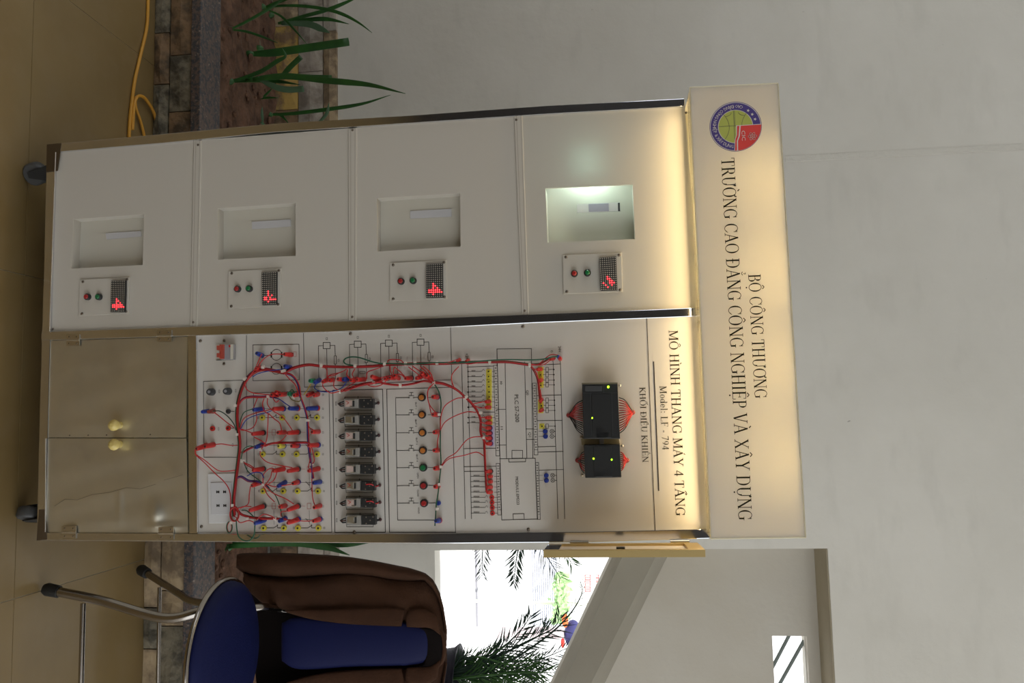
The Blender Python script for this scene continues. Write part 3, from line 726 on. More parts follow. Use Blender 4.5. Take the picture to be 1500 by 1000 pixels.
for y in (697.5,705.3,713,720.7,728.3,735.6,743.2,751.3):
    L_([(690,y),(711,y)], .0008); L_([(711,y-1.5),(713,y-3),(714.5,y)], .0006); L_([(724,y),(729.5,y)], .0008); rect(694,y-2,702,y-1.0,.0005)
L_([(809.5,524),(810.4,533),(817.3,759.5)]); L_([(819.8,524),(821,533),(827.3,759.5)])
L_([(785,534.5),(820.7,533)]); L_([(786,579.3),(822,578.2)]); L_([(787.5,616),(823.5,615.5)]); L_([(788.5,654.3),(813.5,653.5)]); L_([(789,662),(825,661)]); L_([(789.5,688.5),(825.5,687.5)])
for y in (541,548.5,556.5,563.5,586,593.5,601,624):
    L_([(794,y),(799.5,y)], .0008); rect(799.5,y-3.2,803.3,y+3.2,.0008); L_([(803.3,y),(811.3,y)], .0008); circ(811.3+ (y-541)*.02,y,.5,.0012,n=6)
for (x, y) in ((808.5,631.5),(808.5,639),(809.3,696),(809.7,703.3)):
    circ(x,y,2.8,.0008,n=14); L_([(x-1.8,y-1.8),(x+1.8,y+1.8)],.0006); L_([(x-1.8,y+1.8),(x+1.8,y-1.8)],.0006); L_([(x+3,y),(x+5,y)]); L_([(789,y),(795,y)],.0006)
L_([(947.5,467),(954,640),(959.7,775.5)], .0013); L_([(957.5,530),(962,640),(965,718)], .0020)
D.build('printed_diagram', thin_ink, cp); RD.build('printed_red_marks', red_ink, cp)
Yp = MB(); Vp = MB()
def pat(mb, x0, y0, x1, y1): mb.flat(pan([(x0,y0),(x0,y1),(x1,y1),(x1,y0)][::-1], PY0*.6))
pat(Yp, 712,540.5,720.5,600); pat(Yp, 715,608.5,721.5,622.5); pat(Yp, 788,537,796.5,568); pat(Yp, 788,585,796,605); pat(Vp, 716,622.5,724,653.5); pat(Yp, 790,620,797.5,628)
Yp.build('yellow_print', yellow_print, cp); Vp.build('violet_print', violet_print, cp)

# ---- sans lettering (built-in font) turned into flat mesh
def sans(s, p0, p1, hpx, Y, m, parent, name='lettering', arc=None, fit=True):
    cu = bpy.data.curves.new('t', 'FONT'); cu.body = s; cu.size = 1.0; cu.resolution_u = 2
    to = bpy.data.objects.new('t', cu); COL.objects.link(to)
    dg = bpy.context.evaluated_depsgraph_get(); me = bpy.data.meshes.new_from_object(to.evaluated_get(dg))
    bpy.data.objects.remove(to); bpy.data.curves.remove(cu)
    if not me.vertices: return None
    xs_ = [v.co.x for v in me.vertices]; x0, x1 = min(xs_), max(xs_)
    if arc is None:
        A = at(*p0, Y); B = at(*p1, Y); ux = (B-A); Ln = ux.length; ux.normalize(); uz = Vector((-ux.z, 0, ux.x)); k = Ln/(x1-x0); kz = hpx*.00133/.72
        for v in me.vertices:
            v.co = A + ux*(v.co.x-x0)*k + uz*v.co.y*kz + Vector((0,-.0001,0))
    me.materials.append(m); me.name = name
    o = bpy.data.objects.new(name, me); COL.objects.link(o); attach(o, parent); return o
for s, p0, p1, h in (('PLC S7-200',(753.5,578),(755,618.3),6), ('MODULE EM223',(755,698),(757,739),4.2), ('I0',(732.3,558.5),(732.5,563),3.6), ('I1',(733.2,624.5),(733.4,629),3.6),
                     ('Q0',(770.7,571.5),(771,578.5),3.8), ('Q1',(774,633),(774.3,640),3.8), ('24V',(817.5,507),(818.5,516),4.2), ('0',(806.5,513),(806.7,516),3.6), ('+24',(682,517.5),(682.6,526),4),
                     ('BUT 1',(608,589),(608.3,599),2.6), ('BUT 2',(608,614.5),(608.3,625),2.6), ('BUT 3',(609,641),(609.3,651),2.6), ('BUT 4',(609.5,666),(610,676),2.6), ('OPEN',(610.5,692.5),(611,700.5),2.6), ('CLOSE',(611,717),(611.3,727),2.6), ('HOLD',(612,743),(612.3,752),2.6)):
    sans(s, p0, p1, h, PY0-.0002, thin_ink, cp)

# ---- serif capitals drawn stroke by stroke
TK, TN = .108, .040
def G_line(x0, y0, x1, y1, w_):
    d = Vector((x1-x0, y1-y0)); n = Vector((-d.y, d.x)).normalized()*w_/2
    return [(x0-n.x, y0-n.y), (x1-n.x, y1-n.y), (x1+n.x, y1+n.y), (x0+n.x, y0+n.y)]
def G_arc(cx, cy, rx, ry, a0, a1, tk=TK, n=14):
    out = []
    for i in range(n):
        q = []
        for a in (a0+(a1-a0)*i/n, a0+(a1-a0)*(i+1)/n):
            r = math.radians(a); t = TN + (tk-TN)*abs(math.cos(r))**1.5
            q.append(((cx+rx*math.cos(r), cy+ry*math.sin(r)), (cx+(rx-t)*math.cos(r), cy+(ry-TN*1.1)*math.sin(r))))
        out.append([q[0][0], q[1][0], q[1][1], q[0][1]])
    return out
def sf(x, y, w_=.26): return [G_line(x-w_/2, y, x+w_/2, y, TN)]
def stem(x, y0=0, y1=1, t=TK, s=.26): return [G_line(x, y0, x, y1, t)] + (sf(x, y0+TN/2, s) + sf(x, y1-TN/2, s) if s else [])
def glyph(c):
    if c == 'A': return .72, [G_line(.36,1,.10,0,TN*1.2), G_line(.34,1,.62,0,TK), G_line(.18,.34,.54,.34,TN)] + sf(.10,.02,.22) + sf(.62,.02,.26)
    if c == 'B': return .64, stem(.16) + [G_line(.1,.983,.34,.983,TN), G_line(.16,.53,.34,.53,TN), G_line(.1,.017,.36,.017,TN)] + G_arc(.33,.76,.21,.24,-90,90) + G_arc(.35,.27,.24,.27,-90,90)
    if c == 'C': return .68, G_arc(.38,.5,.34,.51,42,318) + [G_line(.625,.68,.625,.97,TN), G_line(.62,.17,.66,.25,TN)]
    if c == 'D': return .74, stem(.16) + [G_line(.1,.983,.36,.983,TN), G_line(.1,.017,.36,.017,TN)] + G_arc(.35,.5,.34,.50,-90,90,n=18)
    if c == 'Đ': a, g = glyph('D'); return a, g + [G_line(.02,.5,.36,.5,TN*1.3)]
    if c == 'E': return .62, stem(.16) + [G_line(.1,.983,.54,.983,TN), G_line(.16,.52,.44,.52,TN), G_line(.1,.017,.57,.017,TN), G_line(.54,.80,.54,1,TN), G_line(.44,.42,.44,.62,TN), G_line(.57,.0,.58,.22,TN)]
    if c == 'F': return .58, stem(.16) + [G_line(.1,.983,.53,.983,TN), G_line(.16,.52,.42,.52,TN), G_line(.53,.80,.53,1,TN), G_line(.42,.42,.42,.62,TN)]
    if c == 'G': return .74, G_arc(.38,.5,.34,.51,42,300) + [G_line(.625,.68,.625,.97,TN), G_line(.61,.06,.61,.40,TK)] + sf(.61,.41,.24) + [G_line(.54,.03,.61,.08,TN)]
    if c == 'H': return .76, stem(.16) + stem(.60) + [G_line(.16,.51,.60,.51,TN)]
    if c == 'I': return .34, stem(.17)
    if c == 'K': return .74, stem(.16) + [G_line(.60,.98,.20,.46,TN*1.3), G_line(.30,.58,.64,.02,TK)] + sf(.60,.98,.22) + sf(.64,.02,.24)
    if c == 'L': return .60, stem(.16) + [G_line(.1,.017,.54,.017,TN), G_line(.54,0,.56,.24,TN)]
    if c == 'M': return .92, stem(.14,t=TN*1.2,s=.22) + stem(.78) + [G_line(.15,1,.45,.04,TK), G_line(.45,.04,.75,1,TN*1.2)]
    if c == 'N': return .76, stem(.14,t=TN*1.2,s=.22) + stem(.64,t=TN*1.2,s=.22) + [G_line(.13,.99,.63,.03,TK)]
    if c == 'O': return .76, G_arc(.38,.5,.35,.515,0,360,n=26)
    if c == 'P': return .58, stem(.16) + [G_line(.1,.983,.34,.983,TN), G_line(.16,.46,.34,.46,TN)] + G_arc(.33,.72,.22,.275,-90,90)
    if c == 'R': return .68, stem(.16) + [G_line(.1,.983,.34,.983,TN), G_line(.16,.48,.34,.48,TN), G_line(.34,.5,.60,.02,TK)] + G_arc(.33,.73,.21,.265,-90,90) + sf(.62,.02,.18)
    if c == 'T': return .64, stem(.32,s=0) + sf(.32,.02,.26) + [G_line(.04,.983,.60,.983,TN), G_line(.045,.76,.045,1,TN), G_line(.595,.76,.595,1,TN)]
    if c == 'U': return .76, [G_line(.16,.32,.16,1,TK)] + sf(.16,.983,.26) + [G_line(.62,.32,.62,1,TN*1.2)] + sf(.62,.983,.22) + G_arc(.37,.34,.26,.36,180,360,TK*.9)
    if c == 'V': return .72, [G_line(.12,1,.37,0,TK), G_line(.62,1,.38,0,TN*1.2)] + sf(.12,.983,.24) + sf(.62,.983,.22)
    if c == 'X': return .72, [G_line(.12,1,.60,0,TK), G_line(.60,1,.12,0,TN*1.2)] + sf(.14,.983,.22) + sf(.60,.983,.2) + sf(.12,.017,.2) + sf(.60,.017,.22)
    if c == 'Y': return .70, [G_line(.12,1,.36,.46,TK), G_line(.60,1,.37,.46,TN*1.2), G_line(.36,0,.36,.48,TK)] + sf(.12,.983,.24) + sf(.60,.983,.2) + sf(.36,.017,.26)
    if c == '4': return .52, [G_line(.36,0,.36,.98,TK*.8), G_line(.35,.97,.05,.28,TN*1.2), G_line(.03,.28,.50,.28,TN*1.4)]
    if c == '7': return .50, [G_line(.06,.96,.46,.96,TN*2), G_line(.45,.97,.18,0,TK*.6), G_line(.06,.82,.07,.98,TN)]
    if c == '9': return .50, G_arc(.25,.68,.20,.31,0,360,TK*.8,n=18) + G_arc(.02,.62,.43,.62,-62,5,TK*.8)
    if c == '-': return .36, [G_line(.05,.32,.30,.32,TN*2)]
    if c == ':': return .26, [G_line(.12,.02,.12,.13,TK), G_line(.12,.50,.12,.61,TK)]
    if c == 'o': return .50, G_arc(.25,.32,.21,.335,0,360,TK*.85,n=20)
    if c == 'd': return .52, G_arc(.24,.32,.20,.335,0,360,TK*.85,n=20) + [G_line(.42,0,.42,1.02,TK*.8), G_line(.32,1.0,.44,1.0,TN), G_line(.42,.02,.50,.02,TN)]
    if c == 'e': return .46, G_arc(.24,.32,.20,.335,0,320,TK*.85,n=18) + [G_line(.06,.36,.42,.36,TN)]
    if c == 'l': return .28, stem(.14,0,1.02,TK*.8,.2)
    return .30, []
MARK = {'Ộ':('O','^.'), 'Ô':('O','^'), 'Ư':('U','+'), 'Ơ':('O','+'), 'Ờ':('O','+`'), 'Ẳ':('A','u?'), 'Ệ':('E','^.'), 'À':('A','`'), 'Â':('A','^'), 'Ự':('U','+.'), 'Ì':('I','`'),
        'Á':('A',"'"), 'Ầ':('A','^`'), 'Ố':('O',"^'"), 'Ề':('E','^`'), 'Ể':('E','^?'), 'Ứ':('U',"+'")}
def marks(ms, cx, wd):
    g = []; up_ = 1.08
    for q in ms:
        if q == '^': g += [G_line(cx-.15, up_, cx, up_+.15, TN*1.5), G_line(cx, up_+.15, cx+.15, up_, TN*1.5)]
        if q == 'u': g += G_arc(cx, up_+.12, .13, .10, 180, 360, TN*1.4, 8)
        if q == '.': g += [G_line(cx-.05, -.20, cx+.05, -.20, .10)]
        if q == '`':
            o = (.17, .08) if '^' in ms else ((-.08, .02) if '+' not in ms else (-.08, .04)); g += [G_line(cx-.10+o[0], up_+.14+o[1], cx+.03+o[0], up_+o[1], TN*1.8)]
        if q == "'":
            o = (.17, .08) if '^' in ms else (.06, .02); g += [G_line(cx+.08+o[0], up_+.14+o[1], cx-.04+o[0], up_+o[1], TN*1.8)]
        if q == '?':
            oy = .20 if ('^' in ms or 'u' in ms) else 0; g += G_arc(cx, up_+oy+.08, .07, .06, -60, 170, TN*1.4, 7) + [G_line(cx+.03, up_+oy+.03, cx, up_+oy-.02, TN*1.3)]
        if q == '+': g += G_arc(cx+wd*.5-.08, .96, .14, .13, -70, 40, TN*2, 6) + [G_line(cx+wd*.5-.10, .93, cx+wd*.5+.01, .86, TN*1.6)]
    return g
def serif(s, p0, p1, hpx, Y, m, parent, name='lettering', space=.30, track=.02):
    polys = []; x = 0
    for c in s:
        if c == ' ': x += space; continue
        b, mk = MARK.get(c, (c, '')); adv, g = glyph(b)
        polys += [[(px+x, py) for px, py in q] for q in g + marks(mk, adv/2, adv*.82)]; x += adv + track
    A = at(*p0, Y); B = at(*p1, Y); ux = (B-A); Ln = ux.length; ux.normalize(); uz = Vector((-ux.z, 0, ux.x)); k = Ln/(x-track); h = hpx*.00133
    mb = MB()
    for q in polys: mb.flat([A + ux*px*k + uz*py*h for px, py in q])
    return mb.build(name, m, parent)
serif('MÔ HÌNH THANG MÁY 4 TẦNG', (979.7,483.3), (990.3,755.5), 12.9, PY0, ink, cp)
serif('Model: LF - 794', (966.3,565), (970.2,659), 9.6, PY0, ink, cp, track=.05)
serif('KHỐI ĐIỀU KHIỂN', (936.6,566.8), (941.3,677), 8.4, PY0, ink, cp)

# ---- breaker
bk = MB().prism(pan([(315.5,504.5),(315.5,527),(342.5,526.5),(342.5,503.5)], -.003), (0,.003,0)).build('circuit_breaker', clear if False else acr, cab)
plate('breaker_body', [(323.5,504.5),(323.5,526.3),(341,526.3),(341,504)], -.016, .013, grey_pl, bk, bevel=.0008)
plate('breaker_face', [(337.5,504.3),(337.5,526),(341,526),(341,504.2)], -.0175, .002, white_in, bk)
tg = MB().prism(pan([(321.5,504.3),(321.5,525.3),(326.3,525),(326.3,504.3)], -.024), (0,.008,0)).prism(pan([(317.3,506),(317.3,512.5),(322,512.5),(322,506)], -.027), (0,.010,0)).prism(pan([(317.3,517),(317.3,523),(322,523),(322,517)], -.027), (0,.010,0))
tg.build('toggle', mat('dull_red_toggle', (.42,.07,.045), .5), bk)
plate('breaker_mark', [(335,505),(335,508.5),(337.5,508.5),(337.5,505)], -.0175, .001, red_pl, bk)
plate('breaker_shadow_gap', [(316.5,526.8),(316.5,527.6),(341.5,527.2),(341.5,526.4)], -.0045, .001, black_pl, bk)
screw(328.3,498.6,-.001,cab,.003); screw(328,532.8,-.001,cab,.003)
# ---- outlet
ol = MB().prism(pan([(304,694),(305.5,766.5),(345,766),(344.5,693)], -.004), (0,.004,0)).build('wall_outlet', mat('outlet_white', (.66,.66,.66), .4), cab, bevel=.001)
op = plate('outlet_plate', [(308.3,706.5),(309.3,754),(339.5,753.7),(338.8,706)], -.006, .002, mat('outlet_plate_white', (.60,.60,.62), .35), ol, bevel=.0008)
mb = MB()
for (x, y) in ((319,720.3),(329,720.2),(319.3,740.3),(329.3,740.2)):
    for dx in (-1.4, 1.4): mb.prism(pan([(x+dx-.8,y-1.9),(x+dx-.8,y+1.9),(x+dx+.8,y+1.9),(x+dx+.8,y-1.9)], -.0064), (0,.0005,0))
    mb.prism(pan([(x-2.2,y-.8),(x-2.2,y+.8),(x+2.2,y+.8),(x+2.2,y-.8)], -.0064), (0,.0005,0))
mb.build('slot', black_pl, ol)
def jack(x, y, m, r=.0058, parent=None, name='socket'):
    c = at(x, y, 0); j = MB().tube([c, c+Vector((0,-.003,0)), c+Vector((0,-.0042,0))], [r, r, r*.85], 16).build(name, m, parent or cab)
    MB().tube([c+Vector((0,-.0041,0)), c+Vector((0,-.0046,0))], r*.38, 8).build('hole', black_pl, j); return j
for (x, y) in ((311,574),(335,573)):
    c = at(x, y, 0); j = MB().tube([c, c+Vector((0,-.010,0)), c+Vector((0,-.014,0))], [.0075,.0072,.006], 18).build('fuse_holder', dark_pl, cab)
    MB().tube([c+Vector((0,-.014,0)), c+Vector((0,-.0148,0))], .003, 10).build('slot', grey_pl, j)
jack(335,602.3,dark_pl,.0050); jack(312,627.5,red_pl,.0052); jack(335,627,red_pl,.0052)
for (y, xs_) in YR:
    for x in xs_: jack(x, y, yellow_pl)
jack(410.5,653,yellow_pl,.0055)
for y in (544,551.5,559.2,566.4,574,581.2): jack(716 + (y-544)*.03, y, yellow_pl, .0042)
for y in (549,564.5,594,624): jack(792 + (y-549)*.03, y, yellow_pl, .0042)
for y in (728.3,735.6,743.2,751.3): jack(720.7+(y-728)*.04, y, red_pl, .0046)
for (x, y) in ((798.8,631.5),(799.2,639),(800.3,696),(800.7,703.4),(642.6,736.4)): 
    c = at(x, y, 0); MB().tube([c, c+Vector((0,-.005,0)), c+Vector((0,-.0062,0))], [.0047,.0045,.003], 14).build('socket', blue_pl, cab)
# ---- push buttons
for (x, y, c_) in BY_:
    c = at(x, y, 0); bt = MB().tube([c, c+Vector((0,-.005,0)), c+Vector((0,-.0065,0))], [.0078,.0078,.0068], 22).build('push_button', black_pl, cab)
    MB().tube([c+Vector((0,-.0062,0)), c+Vector((0,-.008,0)), c+Vector((0,-.009,0))], [.0055,.0053,.004], 18).build('cap', {'o':orange_pl,'g':greencap,'r':redcap}[c_], bt)
# ---- relays
for k, y in enumerate(RLY):
    dx = k*.45
    def RP(pts, Y, th, m, nm, par, bev=.0006): return plate(nm, [(a+dx, y+b) for a, b in pts], Y, th, m, par, bevel=bev)
    rl = RP([(503.5,-7),(503.5,7),(546.5,7),(546.5,-7)], -.014, .014, black_pl, 'relay', cab)
    RP([(503.8,-6.6),(503.8,6.6),(525,6.6),(525,-6.6)], -.026, .012, clearcase, 'clear_case', rl)
    RP([(505.5,-5),(505.5,4.6),(515.5,4.6),(515.5,-5)], -.0275, .0018, silver if k % 2 else mat('reddish_coil', (.55,.42,.38), .4), 'coil', rl)
    mb = MB()
    for b in (-4.8, 4.4): mb.prism(pan([(512+dx,y+b-.6),(512+dx,y+b+.6),(519+dx,y+b+.6),(519+dx,y+b-.6)], -.0282), (0,.001,0))
    mb.build('contact_spring', silver, rl)
    if k % 3 != 1: MB().line(pan([(507+dx,y-3.5),(511+dx,y-1),(508+dx,y+1)], -.0286), .0012).build('red_mark', red_ink, rl)
    RP([(516.5,-4.4),(516.5,4.4),(519,4.4),(519,-4.4)], -.0284, .001, black_pl, 'armature', rl)
    RP([(527,-6.8),(527,6.8),(546.5,6.8),(546.5,-6.8)], -.024, .012, black_pl, 'terminal_block', rl)
    for (a, b) in ((533,-4.6),(533,4.6),(539,0),(543,-4.8)):
        c = at(a+dx, y+b, -.0245); MB().ball(c, .0016, (1,.5,1), 8, 4).build('terminal_screw', weld, rl)
    for q in (-1.5, 1.5): MB().tube(smooth_path([at(546+dx,y+q,-.012), at(550+dx,y+q*.6,-.012), at(553.5+dx,y-.5,-.006)]), .0012, 5).build('wire', black_pl, rl)
    MB().ball(at(553.8+dx,y-.8,-.003), .0034, (1,.8,1), 8, 6).build('grommet', mat('dark_red_grommet', (.09,.03,.03), .5), rl)
    for q in (-3, 0, 3): MB().tube(smooth_path([at(504+dx,y+q,-.010), at(499+dx,y+q*.8+1,-.014), at(495.5+dx,y+.5,-.004)]), .0015, 5).build('wire', black_pl if q else mat('dark_brown_wire', (.08,.03,.025), .5), rl)
    if k in (5, 6): MB().tube(smooth_path([at(534+dx,y-2,-.026), at(541+dx,y-2.5,-.028), at(548+dx,y+1,-.018), at(552+dx,y-.5,-.01)]), .0012, 5).build('wire', red_wire, rl)

# ---- controller module and its expansion
ctl = plate('controller', [(852.5,561.5),(854.8,642.5),(908.3,642.5),(904.7,561)], -.052, .050, black_pl, cab, bevel=.0012)
rail = plate('mounting_rail', [(851,642.5),(852,651.5),(908,650.5),(906.5,642.5)], -.006, .006, mat('brass_rail', (.42,.35,.20), .45, .6), cab)
plate('rail_clip', [(878,643),(878,651),(884.5,651),(884.5,643)], -.012, .006, grey_pl, rail)
ex_ = plate('expansion_module', [(855,651.8),(857.3,700),(910.3,699.2),(908,650.8)], -.052, .050, black_pl, cab, bevel=.0012)
plate('left_edge_trim', [(852,560.6),(852.3,562.8),(904.7,562.3),(904.6,560)], -.0525, .004, mat('olive_trim', (.15,.13,.08), .5), ctl)
for pts in ([(866.5,577),(867.8,641.5),(895.5,641),(893.5,576.5)], [(873,623),(873.5,641.8),(892,641.3),(891.5,623)], [(857,565),(857,573),(882,572.8),(882,564.8)]):
    plate('cover_flap', pts, -.0535, .0018, dark_pl if pts[0][0] > 870 or pts[0][0] < 860 else black_pl, ctl, bevel=.0005)
for pts in ([(869,653.5),(870.5,698),(897.5,697.5),(896,653)], [(872,687),(872.3,699),(896,698.5),(895.8,686.5)]):
    plate('cover_flap', pts, -.0535, .0018, black_pl if pts[0][1] < 660 else dark_pl, ex_, bevel=.0005)
mb = MB(); [mb.line(pan(q, -.0537), .0008) for q in ([(865,575),(867,642)], [(896,575),(898,642)], [(884,563),(884.3,575)], [(854,575.5),(905,575)])]
mb.build('seam', dark_pl, ctl)
def led(x, y, par, r=.0014): MB().ball(at(x, y, -.0545), r, (1.1,.6,1), 8, 5).build('status_led', led_g, par)
led(891,566.5,ctl,.0021); led(867.5,612,ctl); led(869.5,671.5,ex_,.0017); led(896,673,ex_,.0015)
for (x, y) in ((851.5,641),(907.8,564.7),(911.5,652.7),(852.5,696)): screw(x, y, -.004, cab, .0028, hinge_m)
def fan(par, apex, ys, xe, n, redn, bulge):
    A = at(*apex, -.003)
    for k in range(n):
        t = k/(n-1); y = ys[0] + (ys[1]-ys[0])*t; e = at(xe, y, -.020)
        my = (apex[1]*.45 + y*.55) + (t-.5)*bulge; mid = at(apex[0]*.5+xe*.5, my, -.022 - random.uniform(0,.012))
        MB().tube(smooth_path([e, mid, A + Vector((0, 0, random.uniform(-.002,.002)))], 5), .0010, 5).build('wire', red_wire if k in redn else black_pl, par)
    MB().ball(A, .005, (1,.8,1.2), 8, 6).build('grommet', mat('grommet_red', (.28,.03,.03), .5), par)
fan(ctl, (834,608), (586,636), 853.5, 16, range(1,10), 8); fan(ctl, (926,604), (582,635), 907, 15, list(range(1,14)), 10)
fan(ex_, (847,674), (661,693), 856, 10, (1,2,3,6,7,8), 5); fan(ex_, (917.5,674), (662,690), 909, 10, range(0,10), 5)

# ---- header lamp box
YB = -.062
FC = [(1010.5,128),(1041.3,789),(1180,787),(1139.5,122)]
hb = MB().prism(pan(FC, YB), (0, .004, 0)).build('header_box', box_face, cab)
f_ = pan(FC, YB); dy = Vector((0, .004, 0)); back = [Vector((p.x, .06, p.z)) for p in f_]
def wall(a, b, th, m, nm): MB().prism([f_[a]+dy, f_[b]+dy, Vector((f_[b].x,.06,f_[b].z)), Vector((f_[a].x,.06,f_[a].z))], th).build(nm, m, hb)
wall(3, 2, (0,0,-.004), acr_t, 'top_plate'); wall(0, 3, (.003,0,0), acr_t, 'end_plate'); wall(1, 2, (-.003,0,0), acr_t, 'end_plate')
bo = [f_[0]+dy, f_[1]+dy, Vector((f_[1].x, -.006, f_[1].z)), Vector((f_[0].x, -.006, f_[0].z))]
glassy = bpy.data.materials.new('clear_bottom_acrylic'); glassy.use_nodes = True
gn = glassy.node_tree; gm = gn.nodes.new('ShaderNodeMixShader'); gt = gn.nodes.new('ShaderNodeBsdfTransparent'); gm.inputs[0].default_value = .6
gn.nodes['Principled BSDF'].inputs['Base Color'].default_value = (.8,.75,.62,1); gn.nodes['Principled BSDF'].inputs['Roughness'].default_value = .15
gn.links.new(gn.nodes['Principled BSDF'].outputs[0], gm.inputs[1]); gn.links.new(gt.outputs[0], gm.inputs[2]); gn.links.new(gm.outputs[0], gn.nodes['Material Output'].inputs[0])
MB().prism(bo, (0,0,.003)).build('bottom_plate', glassy, hb)
MB().prism([Vector((p.x, .056, p.z)) for p in f_], (0,.004,0)).build('back_plate', white_in, hb)
for a, b in ((0,1),(1,2),(2,3),(3,0)):
    MB().tube([f_[a]-Vector((0,.0005,0)), f_[b]-Vector((0,.0005,0))], .0013, 6).build('polished_edge', acr_edge, hb)
serif('BỘ CÔNG THƯƠNG', (1096,401.5), (1105.5,583.5), 16.6, YB-.0006, ink, hb)
serif('TRƯỜNG CAO ĐẲNG CÔNG NGHIỆP VÀ XÂY DỰNG', (1056.3,231.5), (1081.8,762), 18.0, YB-.0006, ink, hb)
# emblem
ec = at(1077.4, 185.3, YB-.0005); PX = .001262
def EP(u, v, o=0): return ec + Vector((u*PX, -o, v*PX))
def disc(r, o, m, nm, par, n=56): return MB().flat([EP(r*math.cos(2*math.pi*i/n), r*math.sin(2*math.pi*i/n), o) for i in range(n)]).build(nm, m, par)
em = disc(37.6, 0, mat('emblem_white', (.70,.66,.62), .5), 'emblem', hb); violet = mat('emblem_violet', (.075,.05,.23), .5)
rim = MB()
def ring2(r0, r1, o, m, nm, a0=0, a1=360, n=60):
    mb = MB()
    for i in range(n):
        A0, A1 = [math.radians(a0+(a1-a0)*q/n) for q in (i, i+1)]
        mb.flat([EP(r0*math.cos(A0), r0*math.sin(A0), o), EP(r1*math.cos(A0), r1*math.sin(A0), o), EP(r1*math.cos(A1), r1*math.sin(A1), o), EP(r0*math.cos(A1), r0*math.sin(A1), o)])
    return mb.build(nm, m, em)
ring2(37.0, 37.7, .0002, violet, 'outline'); ring2(25.4, 36.0, .0002, violet, 'ring')
MB().flat([EP(24.5*math.cos(2*math.pi*i/48), 24.5*math.sin(2*math.pi*i/48), .0003) for i in range(48)]).build('globe', mat('emblem_lime', (.47,.50,.10), .5), em)
gl = MB(); lw = .0009
gl.line([EP(-24,-.5,.0005), EP(0,-.5,.0005)], lw); gl.line([EP(-1.2,-24,.0005), EP(-1.2,0,.0005)], lw); gl.line([EP(-24,-2,.0005), EP(24,-2,.0005)], lw)
for s in (-1, 1):
    gl.line([EP(-22+6*math.cos(a), s*14 - s*9*math.sin(a), .0005) for a in [math.pi*.0+i*.2 for i in range(8)]], lw)
    gl.line([EP(-20+i*5, s*(9+ (i-4)**2*.5), .0005) for i in range(9)], lw)
gl.build('globe_lines', mat('emblem_line', (.16,.15,.08), .6), em)
quad = [EP(-1.0, 1.2, .0007)] + [EP(36.8*math.cos(math.radians(a)), 36.8*math.sin(math.radians(a)), .0007) for a in (91.5,84,76,68,60,52,44,36,28,20,12,5,3.5)] + [EP(20,1.8,.0007)]
fl = [EP(-.5,36.8,.0007)] + [EP(36.8*math.cos(math.radians(a)), 36.8*math.sin(math.radians(a)), .0007) for a in range(86, 3, -6)] + [EP(36.5,2.0,.0007), EP(22,2.5,.0007), EP(15,5.5,.0007), EP(-.5,7.5,.0007)]
red_e = mat('emblem_red', (.78,.06,.05), .5)
MB().flat([p - Vector((0,.0,0)) for p in [EP(-1.5,37,.0006)] + [EP(37*math.cos(math.radians(a)), 37*math.sin(math.radians(a)), .0006) for a in range(88, 0, -6)] + [EP(36.8,-3.5,.0006), EP(20,-2,.0006), EP(13,.5,.0006), EP(-1.5,1.0,.0006)]]).build('flag_border', mat('emblem_white2', (.72,.68,.63), .5), em)
MB().flat(fl).build('flag', red_e, em)
MB().flat([EP(-.5,5.5,.0007), EP(15,3.6,.0007), EP(22,.8,.0007), EP(36.5,.2,.0007), EP(36.5,-2.6,.0007), EP(20,-1.2,.0007), EP(13,1.4,.0007), EP(-.5,2.2,.0007)]).build('flag_fold', red_e, em)
ewh = mat('emblem_letter', (.72,.66,.60), .5)
sans('CIC', (1086,191.5), (1087,206), 5.2, YB-.0016, ewh, em)
at_ = MB()
for a in (0, 60, 120):
    ra = math.radians(a+90); P = []
    for i in range(21):
        t = 2*math.pi*i/20; x_, y_ = 6.2*math.cos(t), 2.3*math.sin(t)
        P.append(EP(16.5 + x_*math.cos(ra) - y_*math.sin(ra), 23.5 + x_*math.sin(ra) + y_*math.cos(ra), .0011))
    at_.line(P, .0007)
at_.flat([EP(16.5+1*math.cos(i), 23.5+1*math.sin(i), .0011) for i in [j*math.pi/4 for j in range(8)]]); at_.build('atom', ewh, em)
st_ = MB()
for a in (108, 124, 140):
    u, v = 30*math.cos(math.radians(a)), 30*math.sin(math.radians(a))
    st_.flat([EP(u + (2.6 if k % 2 == 0 else 1.1)*math.cos(math.radians(90+k*36)), v + (2.6 if k % 2 == 0 else 1.1)*math.sin(math.radians(90+k*36)), .0006) for k in range(10)])
st_.build('star', ewh, em)
